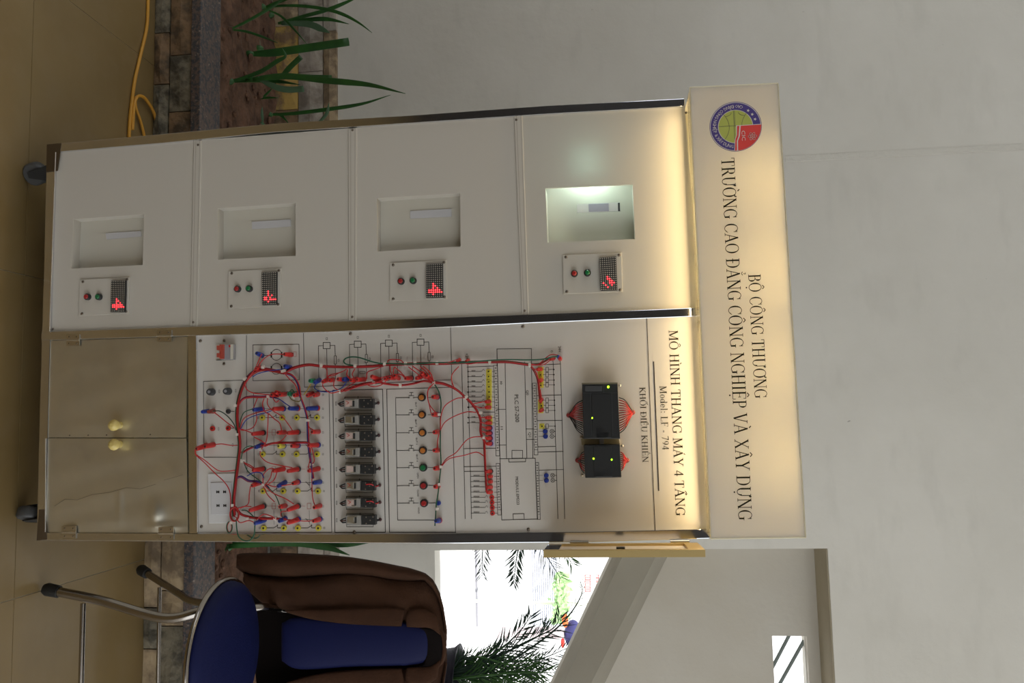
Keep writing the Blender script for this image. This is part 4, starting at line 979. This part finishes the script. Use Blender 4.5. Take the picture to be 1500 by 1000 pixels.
# ring lettering, read left to right along the bottom arc
def ringtext(s, a0, a1, r, hgt):
    cu = bpy.data.curves.new('t', 'FONT'); cu.size = 1; cu.resolution_u = 1; to = bpy.data.objects.new('t', cu); COL.objects.link(to)
    mb = MB(); n = len(s)
    wds = {'I':.45,' ':.5,'&':1.0,'G':1.15,'O':1.15,'N':1.1,'C':1.05,'Ô':1.15}
    tot = sum(wds.get(c, 1) for c in s); pos = 0
    for c in s:
        w_ = wds.get(c, 1); a = math.radians(a0 + (a1-a0)*(pos + w_/2)/tot); pos += w_
        if c == ' ': continue
        cu.body = c; dg = bpy.context.evaluated_depsgraph_get(); me = bpy.data.meshes.new_from_object(to.evaluated_get(dg))
        if not me.vertices: continue
        X = [v.co.x for v in me.vertices]; cx = (min(X)+max(X))/2
        ctr = Vector((r*math.cos(a), r*math.sin(a))); upv = -ctr.normalized(); rt = Vector((upv.y, -upv.x))
        vs = [EP(*(ctr + rt*(v.co.x-cx)*hgt*.9/.72 + upv*(v.co.y)*hgt/.72), .0006) for v in me.vertices]
        mb.add(vs, [tuple(p.vertices) for p in me.polygons]); bpy.data.meshes.remove(me)
    bpy.data.objects.remove(to); bpy.data.curves.remove(cu)
    mb.build('ring_lettering', ewh, em)
ringtext('CAO ĐẲNG CÔNG NGHIỆP & XÂY DỰNG', 157, 352, 32.9, 5.0)

# lamps of the cabinet
def lamp(name, loc, sx, sy, power, col, rot, parent):
    l = bpy.data.lights.new(name, 'AREA'); l.shape = 'RECTANGLE'; l.size = sx; l.size_y = sy; l.energy = power; l.color = col
    o = bpy.data.objects.new(name, l); COL.objects.link(o); o.location = loc; o.rotation_euler = rot; attach(o, parent); return o
tm = mat('warm_tube', (1,.9,.7), .4, emit=(1,.72,.32), estr=5)
A = Vector((f_[3].x+.10, .012, f_[3].z-.016)); B = Vector((f_[2].x-.06, .012, f_[2].z-.016))
MB().tube([A, B], .006, 8).build('lamp_tube', tm, hb)
for t in (.12, .37, .63, .88):
    P_ = A.lerp(B, t)
    l = bpy.data.lights.new('tube_glow', 'POINT'); l.energy = 1.0; l.color = (1,.80,.40); l.shadow_soft_size = .012
    o = bpy.data.objects.new('tube_glow', l); COL.objects.link(o); o.location = P_ + Vector((0,-.014,0)); attach(o, hb)
lamp('strip_light', (.42, -.030, 1.425), .80, .02, .75, (1,.74,.38), (0, 0, 0), cab)
l = bpy.data.lights.new('bay_lamp_glow', 'POINT'); l.energy = .85; l.color = (.74,1,.92); l.shadow_soft_size = .008
o = bpy.data.objects.new('bay_lamp_glow', l); COL.objects.link(o); o.location = at(862, 244, .030); attach(o, cab)
MB().tube([at(835,250,.036), at(890,247,.036)], .004, 8).build('bay_lamp', mat('cool_tube', (.8,1,.95), .4, emit=(.7,1,.93), estr=3), cab)

# ---- small side door, standing open
Yn = -.135
sdn = [at(x, y, Yn) for x, y in ((796,806),(796,816.5),(1033,812.5),(1033,803.5))]
far = [Vector((.846, -.004, sdn[0].z)), Vector((.846, -.004, sdn[3].z))]
w0 = sdn[0].x; zb, zt = sdn[0].z, sdn[3].z; xr = sdn[1].x
sd_ = thing('dummy', '', '', (0,0,0)); bpy.data.objects.remove(sd_)
near_l = Vector((sdn[0].x, Yn, zb)); hinge_p = Vector((.848, -.004, zb)); dirv = (hinge_p - near_l)
th = Vector((xr - sdn[0].x, 0, 0))
def SD(u, z0, u1, z1, off0, off1, m, nm, par=None):
    a = near_l + dirv*u; b = near_l + dirv*u1
    mb = MB().prism([Vector((a.x,a.y,z0))+th*off0, Vector((b.x,b.y,z0))+th*off0, Vector((b.x,b.y,z1))+th*off0, Vector((a.x,a.y,z1))+th*off0], th*(off1-off0))
    return mb.build(nm, m, par)
door_s = SD(.0, zb, .13, zt, 0, 1, gold, 'side_door', cab)
SD(.87, zb, 1.0, zt, 0, 1, gold, 'frame_stile', door_s); SD(.13, zt-.026, .87, zt, 0, 1, gold, 'frame_rail', door_s); SD(.13, zb, .87, zb+.026, 0, 1, steel, 'frame_rail', door_s)
SD(.13, zb+.026, .87, zt-.026, .35, .5, mat('door_board', (.62,.56,.50), .5), 'board', door_s)
a = near_l + dirv*.22; zc = at(908, 802, Yn).z
MB().prism([Vector((a.x+th.x*.3,a.y-.006,zc-.006)), Vector((a.x+th.x*.3,a.y+.006,zc-.006)), Vector((a.x+th.x*.3,a.y+.006,zc+.009)), Vector((a.x+th.x*.3,a.y-.006,zc+.009))], (-.006,0,0)).build('latch', black_pl, door_s)
for z in (zb+.04, zt-.05): MB().cyl((.846,-.006,z), (.846,-.006,z+.035), .0035, 8).build('hinge', hinge_m, door_s)

# ================================================================== WIRING
har = thing('wiring_harness', 'red patch cables tied into bundles across the control panel', 'cables', tuple(at(450, 620, -.01)))
def wire(root, pts, m=None, Y=None, r=.00105, jit=0, name='wire', n=5):
    P = []
    for i, p in enumerate(pts):
        Yp = p[2] if len(p) > 2 else (Y if Y is not None else -.014)
        P.append(at(p[0]+random.uniform(-jit,jit), p[1]+random.uniform(-jit,jit), Yp))
    return MB().tube(smooth_path(P, n), r, 6).build(name, m or red_wire, root)
def bundle(root, pts, n, rad, mats, Y=-.014, r=.00115):
    for k in range(n):
        a = 2*math.pi*k/n + .4; rr = rad*(.35 + .65*((k*37) % 10)/10) if n > 4 else rad
        ph = random.uniform(-.5, .5); q = []
        for i, p in enumerate(pts):
            aa = a + ph*math.sin(i*1.3+k); q.append((p[0]+math.cos(aa)*rr, p[1]+math.cos(aa)*rr*.9 if False else p[1]+math.sin(aa)*rr, Y - .004*math.sin(aa+1)))
        mm_ = mats[k % len(mats)]; wire(root, q, red_dark if (mm_ is R_ and k % 2) else mm_, r=r, n=5)
def tie(root, x, y, Y=-.014, r=.0045, ang=0):
    c = at(x, y, Y); d = Vector((math.cos(ang), 0, math.sin(ang)))
    t = MB().tube([c - d*.0018, c + d*.0018], r, 10).build('cable_tie', tie_m, root)
    MB().box((c.x-.0025, c.y-r-.003, c.z-.002), (c.x+.0025, c.y-r+.001, c.z+.003)).build('tie_head', tie_m, t)
red_dark = mat('dark_red_wire', (.27,.012,.016), .5)
R_, B_, P_, G_ = red_wire, blue_pl, purple_wire, green_wire
bundle(har, [(343,755),(342,735),(344,712),(346,695),(349,672),(351,650),(349,630),(347,612),(348,592),(353,572),(362,555),(374,544),(388,541),(402,543),(415,546)], 12, 2.6, [R_,R_,R_,R_,G_,R_,R_,P_])
bundle(har, [(415,546),(432,538),(452,534),(471,536),(500,537),(520,537),(545,536),(562,534)], 8, 2.0, [R_])
bundle(har, [(562,534),(590,533),(620,532),(650,532),(690,530),(720,530),(745,530),(776,534)], 8, 2.1, [R_,R_,R_,R_,R_,R_,R_,G_])
bundle(har, [(415,546),(428,550),(437,563),(440,580),(446,597),(450,613),(451,632),(452,652),(455,675),(459,700)], 4, 1.0, [R_,B_,P_,R_])
bundle(har, [(348,594),(356,584),(368,581),(384,581),(395,580),(408,580)], 6, 1.5, [R_,R_,P_,R_,R_,B_])
bundle(har, [(346,700),(353,698),(364,704),(376,705),(388,710),(394,716)], 5, 1.5, [P_,R_,B_,R_])
bundle(har, [(344,742),(352,752),(366,757),(384,759),(403,759),(418,760)], 8, 1.8, [R_])
bundle(har, [(636,560),(650,562),(668,570),(682,582),(692,592),(700,604),(704,616),(704,632),(708,643),(711,648)], 6, 1.6, [R_])
bundle(har, [(709,643),(710,665),(711,690),(712,712),(713,720)], 3, 1.0, [R_])
bundle(har, [(776,534),(783,543),(788,556),(790,575),(792,590)], 3, 1.2, [R_])
bundle(har, [(776,534),(790,533),(800,528),(806,524)], 3, 1.0, [R_,R_,G_])
bundle(har, [(354,663),(372,654),(388,652),(400,649),(425,648),(448,648),(454,650)], 4, 1.1, [R_,P_,R_,R_])
bundle(har, [(498,573),(515,568),(530,563),(547,560),(560,556)], 4, 1.8, [R_]); bundle(har, [(547,557),(565,562),(587,564),(605,562),(622,558),(636,561)], 3, 1.0, [R_])
for q in ((359.5,555,.9),(386,538,.2),(415,544,0),(418,543,0),(471.5,536,0),(521,536.5,0),(564,533.5,0),(594.5,532.5,0),(608.5,532.3,0),(640.5,532,0),(717.5,530,0),(776,534.5,0),
          (346,594,1.5),(348.5,636,1.5),(356,675,1.5),(342,739.5,1.5),(340,765,1.5),(394,580.5,0),(431,580.5,.2),(451,615.5,1.5),(382,658,.4),(456,680,1.5),(387,709,.6),(404,759,0),
          (636,561,0),(683,582,.8),(704,604.5,1.2),(709,641,1.4),(498,573,.2),(548,560,0),(587,564,0),(364,759,0)): tie(har, q[0], q[1], ang=math.pi/2 - q[2] if q[2] > .6 else math.pi/2 + q[2])
# single wires that leave the bundles   (px, py)
W = [
 ([(384,518),(380,525),(373,541),(362,556)],R_), ([(417,519),(405,518),(395,520),(384,528),(378,539)],R_), ([(425,537),(412,541),(395,543),(378,547),(370,552)],B_),
 ([(358,560),(361,570),(370,575),(384,577),(395,578)],R_), ([(417,547),(424,555),(433,564),(438,578)],R_), ([(377,583),(373,592),(371,598)],R_), ([(387,583),(385,592),(388,602),(396,608)],R_),
 ([(392,583),(392,592),(399,601),(413,610),(423,622),(429,631)],R_), ([(394,606),(402,613),(410,620),(413,633)],R_), ([(393,605),(392,625),(390,645),(383,657)],R_),
 ([(399,581),(404,589),(409,586)],R_), ([(396,582),(408,584),(420,592),(430,598)],B_), ([(351,630),(358,612),(376,604),(390,601),(400,598)],R_), ([(352,628),(362,614),(380,606),(393,603),(405,597)],B_),
 ([(351,626),(352,616),(358,604),(370,599)],G_), ([(375,603),(376,615),(370,626),(358,630),(351,628)],R_), ([(354,628),(362,631),(370,634)],R_), ([(373,640),(380,644),(389,650)],R_),
 ([(420,637),(412,645),(400,649),(388,654)],R_), ([(353,672),(357,658),(366,653),(375,655)],G_), ([(381,660),(382,668),(392,677),(410,681),(428,685)],R_), ([(451,615),(453,625),(459,629)],R_),
 ([(454,662),(456,680),(457,700)],P_), ([(455,656),(454,672),(452,684),(458,690)],R_), ([(457,690),(457,720),(459,732),(462,741)],R_), ([(455,680),(460,676),(459,666),(456,655)],R_),
 ([(357,678),(364,683),(372,687)],R_), ([(357,677),(366,681),(373,686)],R_), ([(357,676),(363,690),(378,702),(390,712),(404,726),(411,745),(413,757)],G_), ([(386,712),(392,725),(402,735)],R_),
 ([(388,712),(400,722),(418,730),(430,738)],R_), ([(390,709),(402,713),(416,711),(428,709)],R_), ([(385,708),(386,694),(396,686),(404,687)],R_), ([(388,711),(396,700),(398,690)],R_), ([(392,710),(402,702),(406,690)],R_),
 ([(367,712),(365,724),(363,738),(352,744)],R_), ([(348,745),(358,741),(368,742)],R_), ([(412,757),(412,750),(420,748)],R_), ([(374,762),(386,753),(396,755),(403,759)],R_), ([(419,761),(435,762),(448,763),(460,762)],R_),
 ([(362,697),(372,692),(382,693),(386,700)],B_), ([(354,747),(362,748),(372,757)],G_), ([(345,757),(352,765),(365,762),(378,768)],R_),
 ([(471,537),(478,540),(479,553)],R_), ([(508,540),(498,545),(484,549),(478,556)],R_), ([(509,541),(508,550),(516,558)],R_), ([(520,540),(516,548),(520,556)],R_), ([(562,536),(548,541),(538,545),(537,555)],R_),
 ([(571,536),(572,545),(577,553)],R_), ([(578,537),(576,547),(580,552)],R_), ([(578,537),(588,546),(595,554)],R_), ([(598,537),(610,546),(618,553)],R_), ([(604,536),(618,546),(630,558)],R_), ([(615,537),(625,545),(634,558)],R_), ([(620,536),(630,546),(635,559)],R_),
 ([(568,533),(570,527),(585,527),(592,532)],R_), ([(473,557),(474,567),(484,575),(497,573)],R_), ([(489,557),(489,567),(497,572)],R_), ([(523,557),(510,566),(498,573)],R_), ([(545,560),(525,566),(505,573)],R_), ([(556,560),(535,563),(515,566)],R_),
 ([(533,561),(545,566),(557,564),(565,558)],R_), ([(558,553),(585,548),(595,556)],R_), ([(497,546),(490,549),(480,551)],R_),
 ([(464,560),(461,568),(470,573),(485,573),(500,568),(508,559)],B_), ([(455,562),(450,571),(445,578)],mat('yellow_wire', (.55,.38,.05), .5)),
 ([(635,561),(626,575),(629,595),(632,606)],R_), ([(636,561),(627,570),(628,590),(640,607)],R_), ([(643,635),(641,645),(640,658)],R_), ([(645,628),(646,610),(652,594),(668,584),(681,582)],R_), ([(645,630),(652,618),(668,608),(685,603),(697,604)],R_),
 ([(646,683),(655,671),(668,662),(685,643),(703,639),(708,642)],R_), ([(646,684),(658,672),(680,667),(698,662),(708,667)],R_), ([(672,537),(662,548),(662,560),(667,571)],R_), ([(692,592),(700,590),(710,588)],R_), ([(694,594),(703,597),(710,597)],R_),
 ([(704,612),(712,611)],R_), ([(703,618),(712,620)],R_), ([(704,624),(712,627)],R_), ([(706,632),(712,634)],R_), ([(710,640),(714,641)],R_), ([(710,646),(713,650)],R_), ([(711,690),(715,690)],R_), ([(712,712),(715,713)],R_), ([(712,718),(715,721)],R_),
 ([(651,533),(660,530),(670,526)],R_), ([(700,531),(685,533),(680,530)],R_), ([(783,541),(788,541)],R_), ([(789,556),(791,557)],R_), ([(791,570),(793,585)],R_), ([(790,533),(805,520),(815,520),(820,522)],R_), ([(776,533),(795,534),(806,528)],R_),
 ([(428,580),(424,574),(428,571),(432,576)],G_), ([(424,580),(428,585),(438,588),(441,582)],mat('olive_wire', (.14,.12,.03), .5)),
]
for pts, m in W: wire(har, pts, m, Y=-.017 - random.uniform(0,.010), jit=.4)
# coiled ends
for cx0, cy0, rx, ry, n in ((343.5,753,5.5,9,5), (336,772,3.2,7,4)):
    for k in range(n):
        q = [(cx0 + (rx+k*.35)*math.cos(a) , cy0 + (ry+k*.35)*math.sin(a), -.012-.002*k) for a in [2*math.pi*i/14 for i in range(15)]]
        wire(har, q, [R_,R_,R_,G_,R_][k % 5], n=2)
# plugs: tail (cable end) and tip (in the socket)
def plug(root, t, j, m, rimm=None, r=.0042, Yt=-.030, nm='plug'):
    a = at(*j, 0); b = at(*t, Yt); d = (b-a)
    o = MB().tube([a, a+d*.15, a+d*.6, a+d*.95, b], [r*1.08, r*1.08, r, r*.85, r*.6], 12).build(nm, m, root)
    k = at(t[0]+1.5, t[1], Yt-.004)
    MB().cyl(b - d.normalized()*.004, b - d.normalized()*.004 + Vector((0,-r*.9,0)), r*.42, 8).build('rear_hole', black_pl, o)
    if rimm: MB().tube([a, a+d.normalized()*.004], r*1.2, 14).build('collar', rimm, o)
rd, bl_, gr = red_pl, blue_pl, green_pl
PL = [((398,578),(405,577.5),rd,0),((404,574),(412,577.5),rd,0),((410,578),(418,577),rd,0),((431,579),(438,577),rd,0),((450,579),(458,576),rd,0),((460,579),(466,577),rd,0),((423,577),(427,577),gr,0),
 ((371,600),(385,599),bl_,0),((400,598.5),(416,598.5),rd,bl_),((423,598),(437,598),bl_,rd),((449,598),(466,597.5),bl_,rd),
 ((369,635.5),(387,633.5),rd,black_pl),((407,633.5),(417,633),rd,0),((421,634),(438,632.5),rd,dark_pl),((457,632.5),(467,632),rd,0),
 ((374,655),(385,651),bl_,0),((427,653),(437,652.5),rd,bl_),((452,652),(467,651.5),rd,blue_pl),((408,653),(416,653),yellow_pl,blue_pl),
 ((370,688.5),(387,686.5),rd,dark_pl),((400,689.5),(416,686.5),rd,0),((421,690),(438,686.5),rd,dark_pl),((452,689.5),(467,686),rd,0),
 ((369,711),(380,707),rd,0),((407,712),(418,706),bl_,0),((429,708),(437,705.5),rd,bl_),((459,707),(469,705.5),bl_,0),
 ((365,747.5),(388,740.5),rd,dark_pl),((410,742),(418,740.5),rd,0),((421,747),(438,740.5),rd,dark_pl),((460,743),(469,740.5),rd,0),
 ((373,766.5),(388,761),bl_,0),((409,763),(418,759),bl_,0),((421,766),(438,760),rd,bl_),((459,763),(469,760),rd,bl_),
 ((376,517),(384,520.5),bl_,0),((416.5,518.5),(427,519.5),rd,0),((417,536),(425,538),bl_,0),((375,540),(381,538.5),rd,0),((454,557.5),(460,557.5),gr,0),((461,560),(468,556.5),bl_,0),
 ((473,559),(480,556),rd,0),((483,557),(488,556),rd,0),((495,555),(504,556),rd,dark_pl),((503,555.5),(510,555),blue_pl,rd),((514,557),(523,555),rd,0),((523,556),(534,555.5),rd,0),((544,551),(556,556),rd,0),((564,554.5),(568,554),rd,dark_pl),((571,553),(578,553),rd,0),((578,550),(584,553.5),rd,0),
 ((594,554),(603,553.5),rd,dark_pl),((610,554),(618,551),rd,0),((618,546),(624,552),rd,0),((625,550),(630,555),rd,0),
 ((634,581),(641,581.3),rd,purple_wire),((634,607),(641,607),rd,purple_wire),((636,633),(642,632),rd,0),((636,659.5),(642,659),rd,0),((636.5,686),(643,685),rd,0),((637,712.5),(642,712),rd,0),((638.5,763),(644,762),bl_,rd),
 ((670,529),(673,527),rd,0),((683,529.5),(686,528),rd,0),((806,526),(811,524.5),rd,0),((820,524),(820.5,525.5),rd,0),((817,522),(819,523.5),bl_,0),
 ((787,541),(792.5,540.5),rd,0),((790,557.5),(793,556.5),rd,0),((791,587),(793.3,585),rd,0),((791,602),(794,600),rd,0)]
for y in (588,596.2,611.5,619,626.6,634.3,641.7,649.5): PL.append(((711.5+(y-588)*.03,y+.2),(717+(y-588)*.04,y),rd,purple_wire if y > 622 else 0))
for y in (690,697.5,705,713,720.5): PL.append(((713.5+(y-690)*.02 if y in (690,713,720.5) else 716.5,y+.3),(719.5,y),rd,dark_pl if y == 690 else 0))
for t, j, m, rm_ in PL:
    small = t[0] > 660; plug(har, t, j, m, rm_ or None, r=.0038 if small else .0046, Yt=-.020 if small else -.030)
# separate patch cables
c1 = thing('patch_cable', 'dark patch cable with a blue plug hanging at the left edge of the control panel', 'cable', tuple(at(304, 602, -.01)))
plug(c1, (296,603), (305,602), bl_, None); plug(c1, (305,603), (313,602), mat('brown_red_plug', (.22,.03,.02), .5), rd)
wire(c1, [(312,602,-.02),(322,602,-.02),(333,609,-.018),(342,620,-.016),(346,630,-.012)], mat('dark_green_wire', (.015,.05,.03), .5)); wire(c1, [(314,604,-.02),(322,610,-.02),(333,619,-.018),(343,626,-.014)], R_)
c2 = thing('patch_cable', 'pair of red stacked plugs with thin red leads above the white wall outlet', 'cable', tuple(at(300, 655, -.01)))
plug(c2, (287.5,657.5), (303,652), rd, None, .0050); plug(c2, (300,654), (313,651), rd, None, .0050)
wire(c2, [(313,651,-.02),(325,650,-.02),(338,652,-.015),(348,652,-.012)], R_); wire(c2, [(286,658,-.03),(287,665,-.03),(300,674,-.028),(318,688,-.02),(330,690,-.016),(347,688,-.012)], R_)
wire(c2, [(286,658,-.032),(287,666,-.03),(298,676,-.028),(315,693,-.02),(328,705,-.016),(336,718,-.012),(338,735,-.012),(337,755,-.012)], R_)
c3 = thing('patch_cable', 'green patch cable running down past the push buttons', 'cable', tuple(at(643, 660, -.01)))
wire(c3, [(636,562),(643,574),(646,590),(645,610),(645,640),(645,655),(646,680),(644,700),(642,720),(639,740),(638,758),(637,770)], G_, Y=-.016, r=.0014)
for q in ((643.5,607),(646,683.5),(643.5,709),(640.5,745)): tie(c3, q[0], q[1], Y=-.016, r=.0022)
c4 = thing('patch_cable', 'green patch cable looping down over the frame below the control panel', 'cable', tuple(at(360, 780, -.02)))
wire(c4, [(346,762,-.02),(347,775,-.022),(350,786,-.024),(358,791.5,-.025),(366,791,-.024),(372,783,-.022),(373.5,768,-.024)], G_, r=.0013)
c5 = thing('patch_cable', 'green patch cable arching above the upper red bundle', 'cable', tuple(at(520, 528, -.02)))
wire(c5, [(517,535),(507,533),(503.5,529),(507,524.5),(516,522.5),(528,524),(543,529),(556,532),(566,532)], G_, Y=-.018, r=.0014)
wire(c5, [(566,532),(600,533),(640,531),(665,531.5),(690,530),(720,527.5),(745,526.5),(775,527),(795,526),(808,523),(817,522)], G_, Y=-.021, r=.0014)

# ================================================================== CHAIR AND JACKET
ch = thing('folding_chair', 'chrome folding chair with round blue seat and a jacket on its back', 'chair', (1.11, .2, 0))
SC = Vector((1.11, .17, .42)); SR = .16
sp = [(0,.0),(SR*.80,0),(SR*.93,.002),(SR*.985,.010),(SR*.97,.020),(SR*.86,.028),(SR*.5,.030),(0,.031)]
seat = lathe((SC.x, SC.y), [(r, SC.z-.018+z) for r, z in sp], 48).build('seat', blue_vinyl, ch)
MB().tube([SC + Vector((math.cos(a)*SR, math.sin(a)*SR, -.012)) for a in [2*math.pi*i/48 for i in range(49)]], .0062, 8).build('rim', chrome, seat)
MB().cyl(SC + Vector((0,0,-.034)), SC + Vector((0,0,-.018)), .10, 24).build('seat_plate', black_pl, seat)
def leg(pts, r=.0105):
    P = smooth_path(pts, 8); L = MB().tube(P[1:], r, 14).build('leg', chrome, ch)
    d = (P[1]-P[0]).normalized(); MB().tube([P[0], P[0]+d*.008, P[0]+d*.035], [.011,.0145,.0135], 14).build('foot_cap', rubber, L)
def mir(v): return Vector((2*1.175 - v.x, v.y, v.z))
f0 = atz(65, 862, .010); pm = at(150, 880, .135); pk = at(240, 905, .12); pe = at(292, 896, .13)
near = [f0, f0.lerp(pm, .33), pm, pk, pe, Vector((pe.x, .15, .395))]
r0 = atz(205, 833, .010); rk = at(262, 869, .43); re = at(285, 881, .38)
rear = [r0, r0.lerp(rk, .4), rk, re, Vector((re.x-.005, .30, .395))]
for s in (0, 1):
    leg([mir(v) if s else v for v in near]); leg([mir(v) if s else v for v in rear], .009)
z1 = at(122, 883, .14); MB().cyl(z1, mir(z1), .006, 10).build('stretcher', chrome, ch)
z2 = at(234, 860, .46); MB().cyl(z2, mir(z2), .0055, 10).build('stretcher', chrome, ch)
BKY = .375
bx0 = at(385, 886, .35)
for s in (0, 1):
    q = [Vector((bx0.x, .30, .395)), Vector((bx0.x, .33, .43)), at(425, 893, .43), at(560, 905, .44), at(625, 925, .43)]
    MB().tube(smooth_path([mir(v) if s else v for v in q]), .009, 12).build('back_post', chrome, ch)
def loft(A_, B_, Y, depth, m, name, parent, n=12, bulge=1.0, Yf=None, wr=0, seed=0):
    """rounded body between two pixel curves at depth Y"""
    N = max(len(A_), len(B_)); a = smooth_path([at(p[0], p[1], p[2] if len(p) > 2 else Y) for p in A_], 6); b = smooth_path([at(p[0], p[1], p[2] if len(p) > 2 else Y) for p in B_], 6)
    K = len(a); vs = []; fs = []; rnd = random.Random(seed)
    ph = [rnd.uniform(0, 6.28) for _ in range(6)]
    for i in range(K):
        t = i/(K-1); c = (a[i]+b[i])/2; h = (b[i]-a[i])/2; e = math.sin(math.pi*min(max(t*1.0, .0), 1))**.25 if bulge else 1; e = max(e, .25)
        for j in range(n):
            th_ = 2*math.pi*j/n; cs, sn = math.cos(th_), math.sin(th_)
            k = abs(sn)**.8*(1 if sn >= 0 else -1)
            p = c + h*cs + Vector((0, -1, 0))*k*depth*e
            if wr: p += Vector((0, -1, 0))*wr*(math.sin(t*9+th_*1.5+ph[0]) + .6*math.sin(t*21+th_*3+ph[1]))*abs(sn)
            vs.append(p)
    for i in range(K-1):
        for j in range(n):
            l = (j+1) % n; fs.append((i*n+j, i*n+l, (i+1)*n+l, (i+1)*n+j))
    fs += [tuple(range(n-1, -1, -1)), tuple(range((K-1)*n, K*n))]
    return MB().add(vs, fs, True).build(name, m, parent)
back = loft([(413,912),(440,903),(520,907),(600,912),(632,920)], [(413,968),(440,980),(520,976),(600,974),(632,966)], .385, .018, blue_vinyl, 'backrest', ch, n=20)

from bisect import bisect_right
def itp(x, X, V):
    if x <= X[0]: return V[0]
    if x >= X[-1]: return V[-1]
    k = bisect_right(X, x)-1; t = (x-X[k])/(X[k+1]-X[k]); return V[k] + (V[k+1]-V[k])*t
JX = [347,352,357,367,385,415,440,480,513,545,570,600,622,635,645,650,653.5]
JO = [813.5,812,811.5,811,811,811,812,814,817,822,827,833,840,851,873,896,922]
JS = [830,834,838,842,844,845,844.5,841,839,842,847,849.5,848,862,882,903,928]
JI = [836,842,850,866,882,891,903,911,914.5,916,917,917.5,919,922,929,937,946]
def crease(x): return itp(x, [347,400,440,490,513,560,610,635], [.022,.022,.020,.014,.006,.008,.005,0])
def jacket_half(mirror, seed):
    rnd = random.Random(seed); ph = [rnd.uniform(0, 6.28) for _ in range(6)]
    xs_ = [347 + (653.5-347)*k/60 for k in range(61)]; NS, NB = 9, 15
    rows = []
    for x in xs_:
        o, m, i = itp(x, JX, JO), itp(x, JX, JS), itp(x, JX, JI); row = []
        topf = max(0, (x-618)/35)                       # rolls back over the shoulder
        for k in range(NS):
            t = k/NS; y = o + (m-o)*t
            b = .030*math.sin(math.pi*min(1, t*1.0))**.6 if t > 0 else 0
            if t == 0: b = -.030
            row.append((y, b - crease(x)*max(0, (t-.8)/.2)))
        for k in range(NB+1):
            t = k/NB; y = m + (i-m)*t
            b = .018*math.sin(math.pi*min(1, .12+t*.75))
            b -= crease(x)*max(0, (.18-t)/.18)
            lap = 897 - (x-417)*.035
            if 420 < x < 590 and y > lap: b += .010
            if 593 < x < 642 and y > 896: b += .007
            if t == 1: b -= .006
            b += .0028*math.sin(x*.045 + t*5 + ph[0]) + .0016*math.sin(x*.11 - t*9 + ph[1]) + .004*math.exp(-((x-575-t*20)/9)**2)*math.sin(t*3.1)
            row.append((y, b))
        rows.append((x, [(y, .405 - b + .05*topf**1.6) for y, b in row]))
    vs = []; nc = NS + NB + 1
    for x, row in rows:
        for y, Y in row: vs.append(at(x, (1896-y) if mirror else y, Y))
    fs = [(r*nc+c, r*nc+c+1, (r+1)*nc+c+1, (r+1)*nc+c) for r in range(len(rows)-1) for c in range(nc-1)]
    if mirror: fs = [f[::-1] for f in fs]
    return vs, fs, nc, NS
jk = thing('jacket', 'brown wool jacket draped over the back of the blue chair', 'jacket', tuple(at(480, 900, .42)))
for q in (0, 1):
    vs, fs, nc, NS = jacket_half(q, 5+q)
    sleeve = [f for k, f in enumerate(fs) if (k % (nc-1)) < NS]; body = [f for k, f in enumerate(fs) if (k % (nc-1)) >= NS]
    for nm, ff in (('sleeve', sleeve), ('front_panel', body)):
        used = sorted({i for f in ff for i in f}); mp = {v: k for k, v in enumerate(used)}
        if nm == 'front_panel':                          # the hem starts higher than the cuff
            ff = [f for f in ff if min(f)//nc >= 2]
        o = MB().add([vs[i] for i in used], [tuple(mp[i] for i in f) for f in ff], True).build(nm, coat_m, jk)
        sdm = o.modifiers.new('thick', 'SOLIDIFY'); sdm.thickness = .005; sdm.offset = 0
for fn in (lambda v: v, lambda pts: [(p[0], 1896-p[1]) for p in pts]):
    loft(fn([(417,893),(470,893),(530,891),(586,890.5),(592,899)]), fn([(420,897),(460,907.5),(513,914),(575,917),(588,917)]), .374, .0035, coat_m, 'lapel', jk, n=10)
    loft(fn([(594,903),(601,893),(622,892),(640,902)]), fn([(596,918),(610,919),(630,920),(645,930)]), .374, .006, coat_m, 'collar', jk, n=10)
MB().prism([at(x, y, .47) for x, y in ((360,856),(380,1040),(620,1046),(642,1000),(647,948),(642,896),(620,850))], (0,.012,0)).build('back_panel', lining, jk)
loft([(622,919),(640,922),(646,930),(648,948),(646,966),(640,974),(622,977)], [(606,921),(618,922),(622,932),(623,948),(622,964),(618,974),(606,975)], .378, .004, lining, 'neck_lining', jk, n=8)
loft([(630,917),(645,921),(652,932),(654,948),(652,964),(645,975),(630,979)], [(629,920),(641,925),(646,933),(648,948),(646,963),(641,971),(629,976)], .385, .008, coat_m, 'collar', jk, n=10)
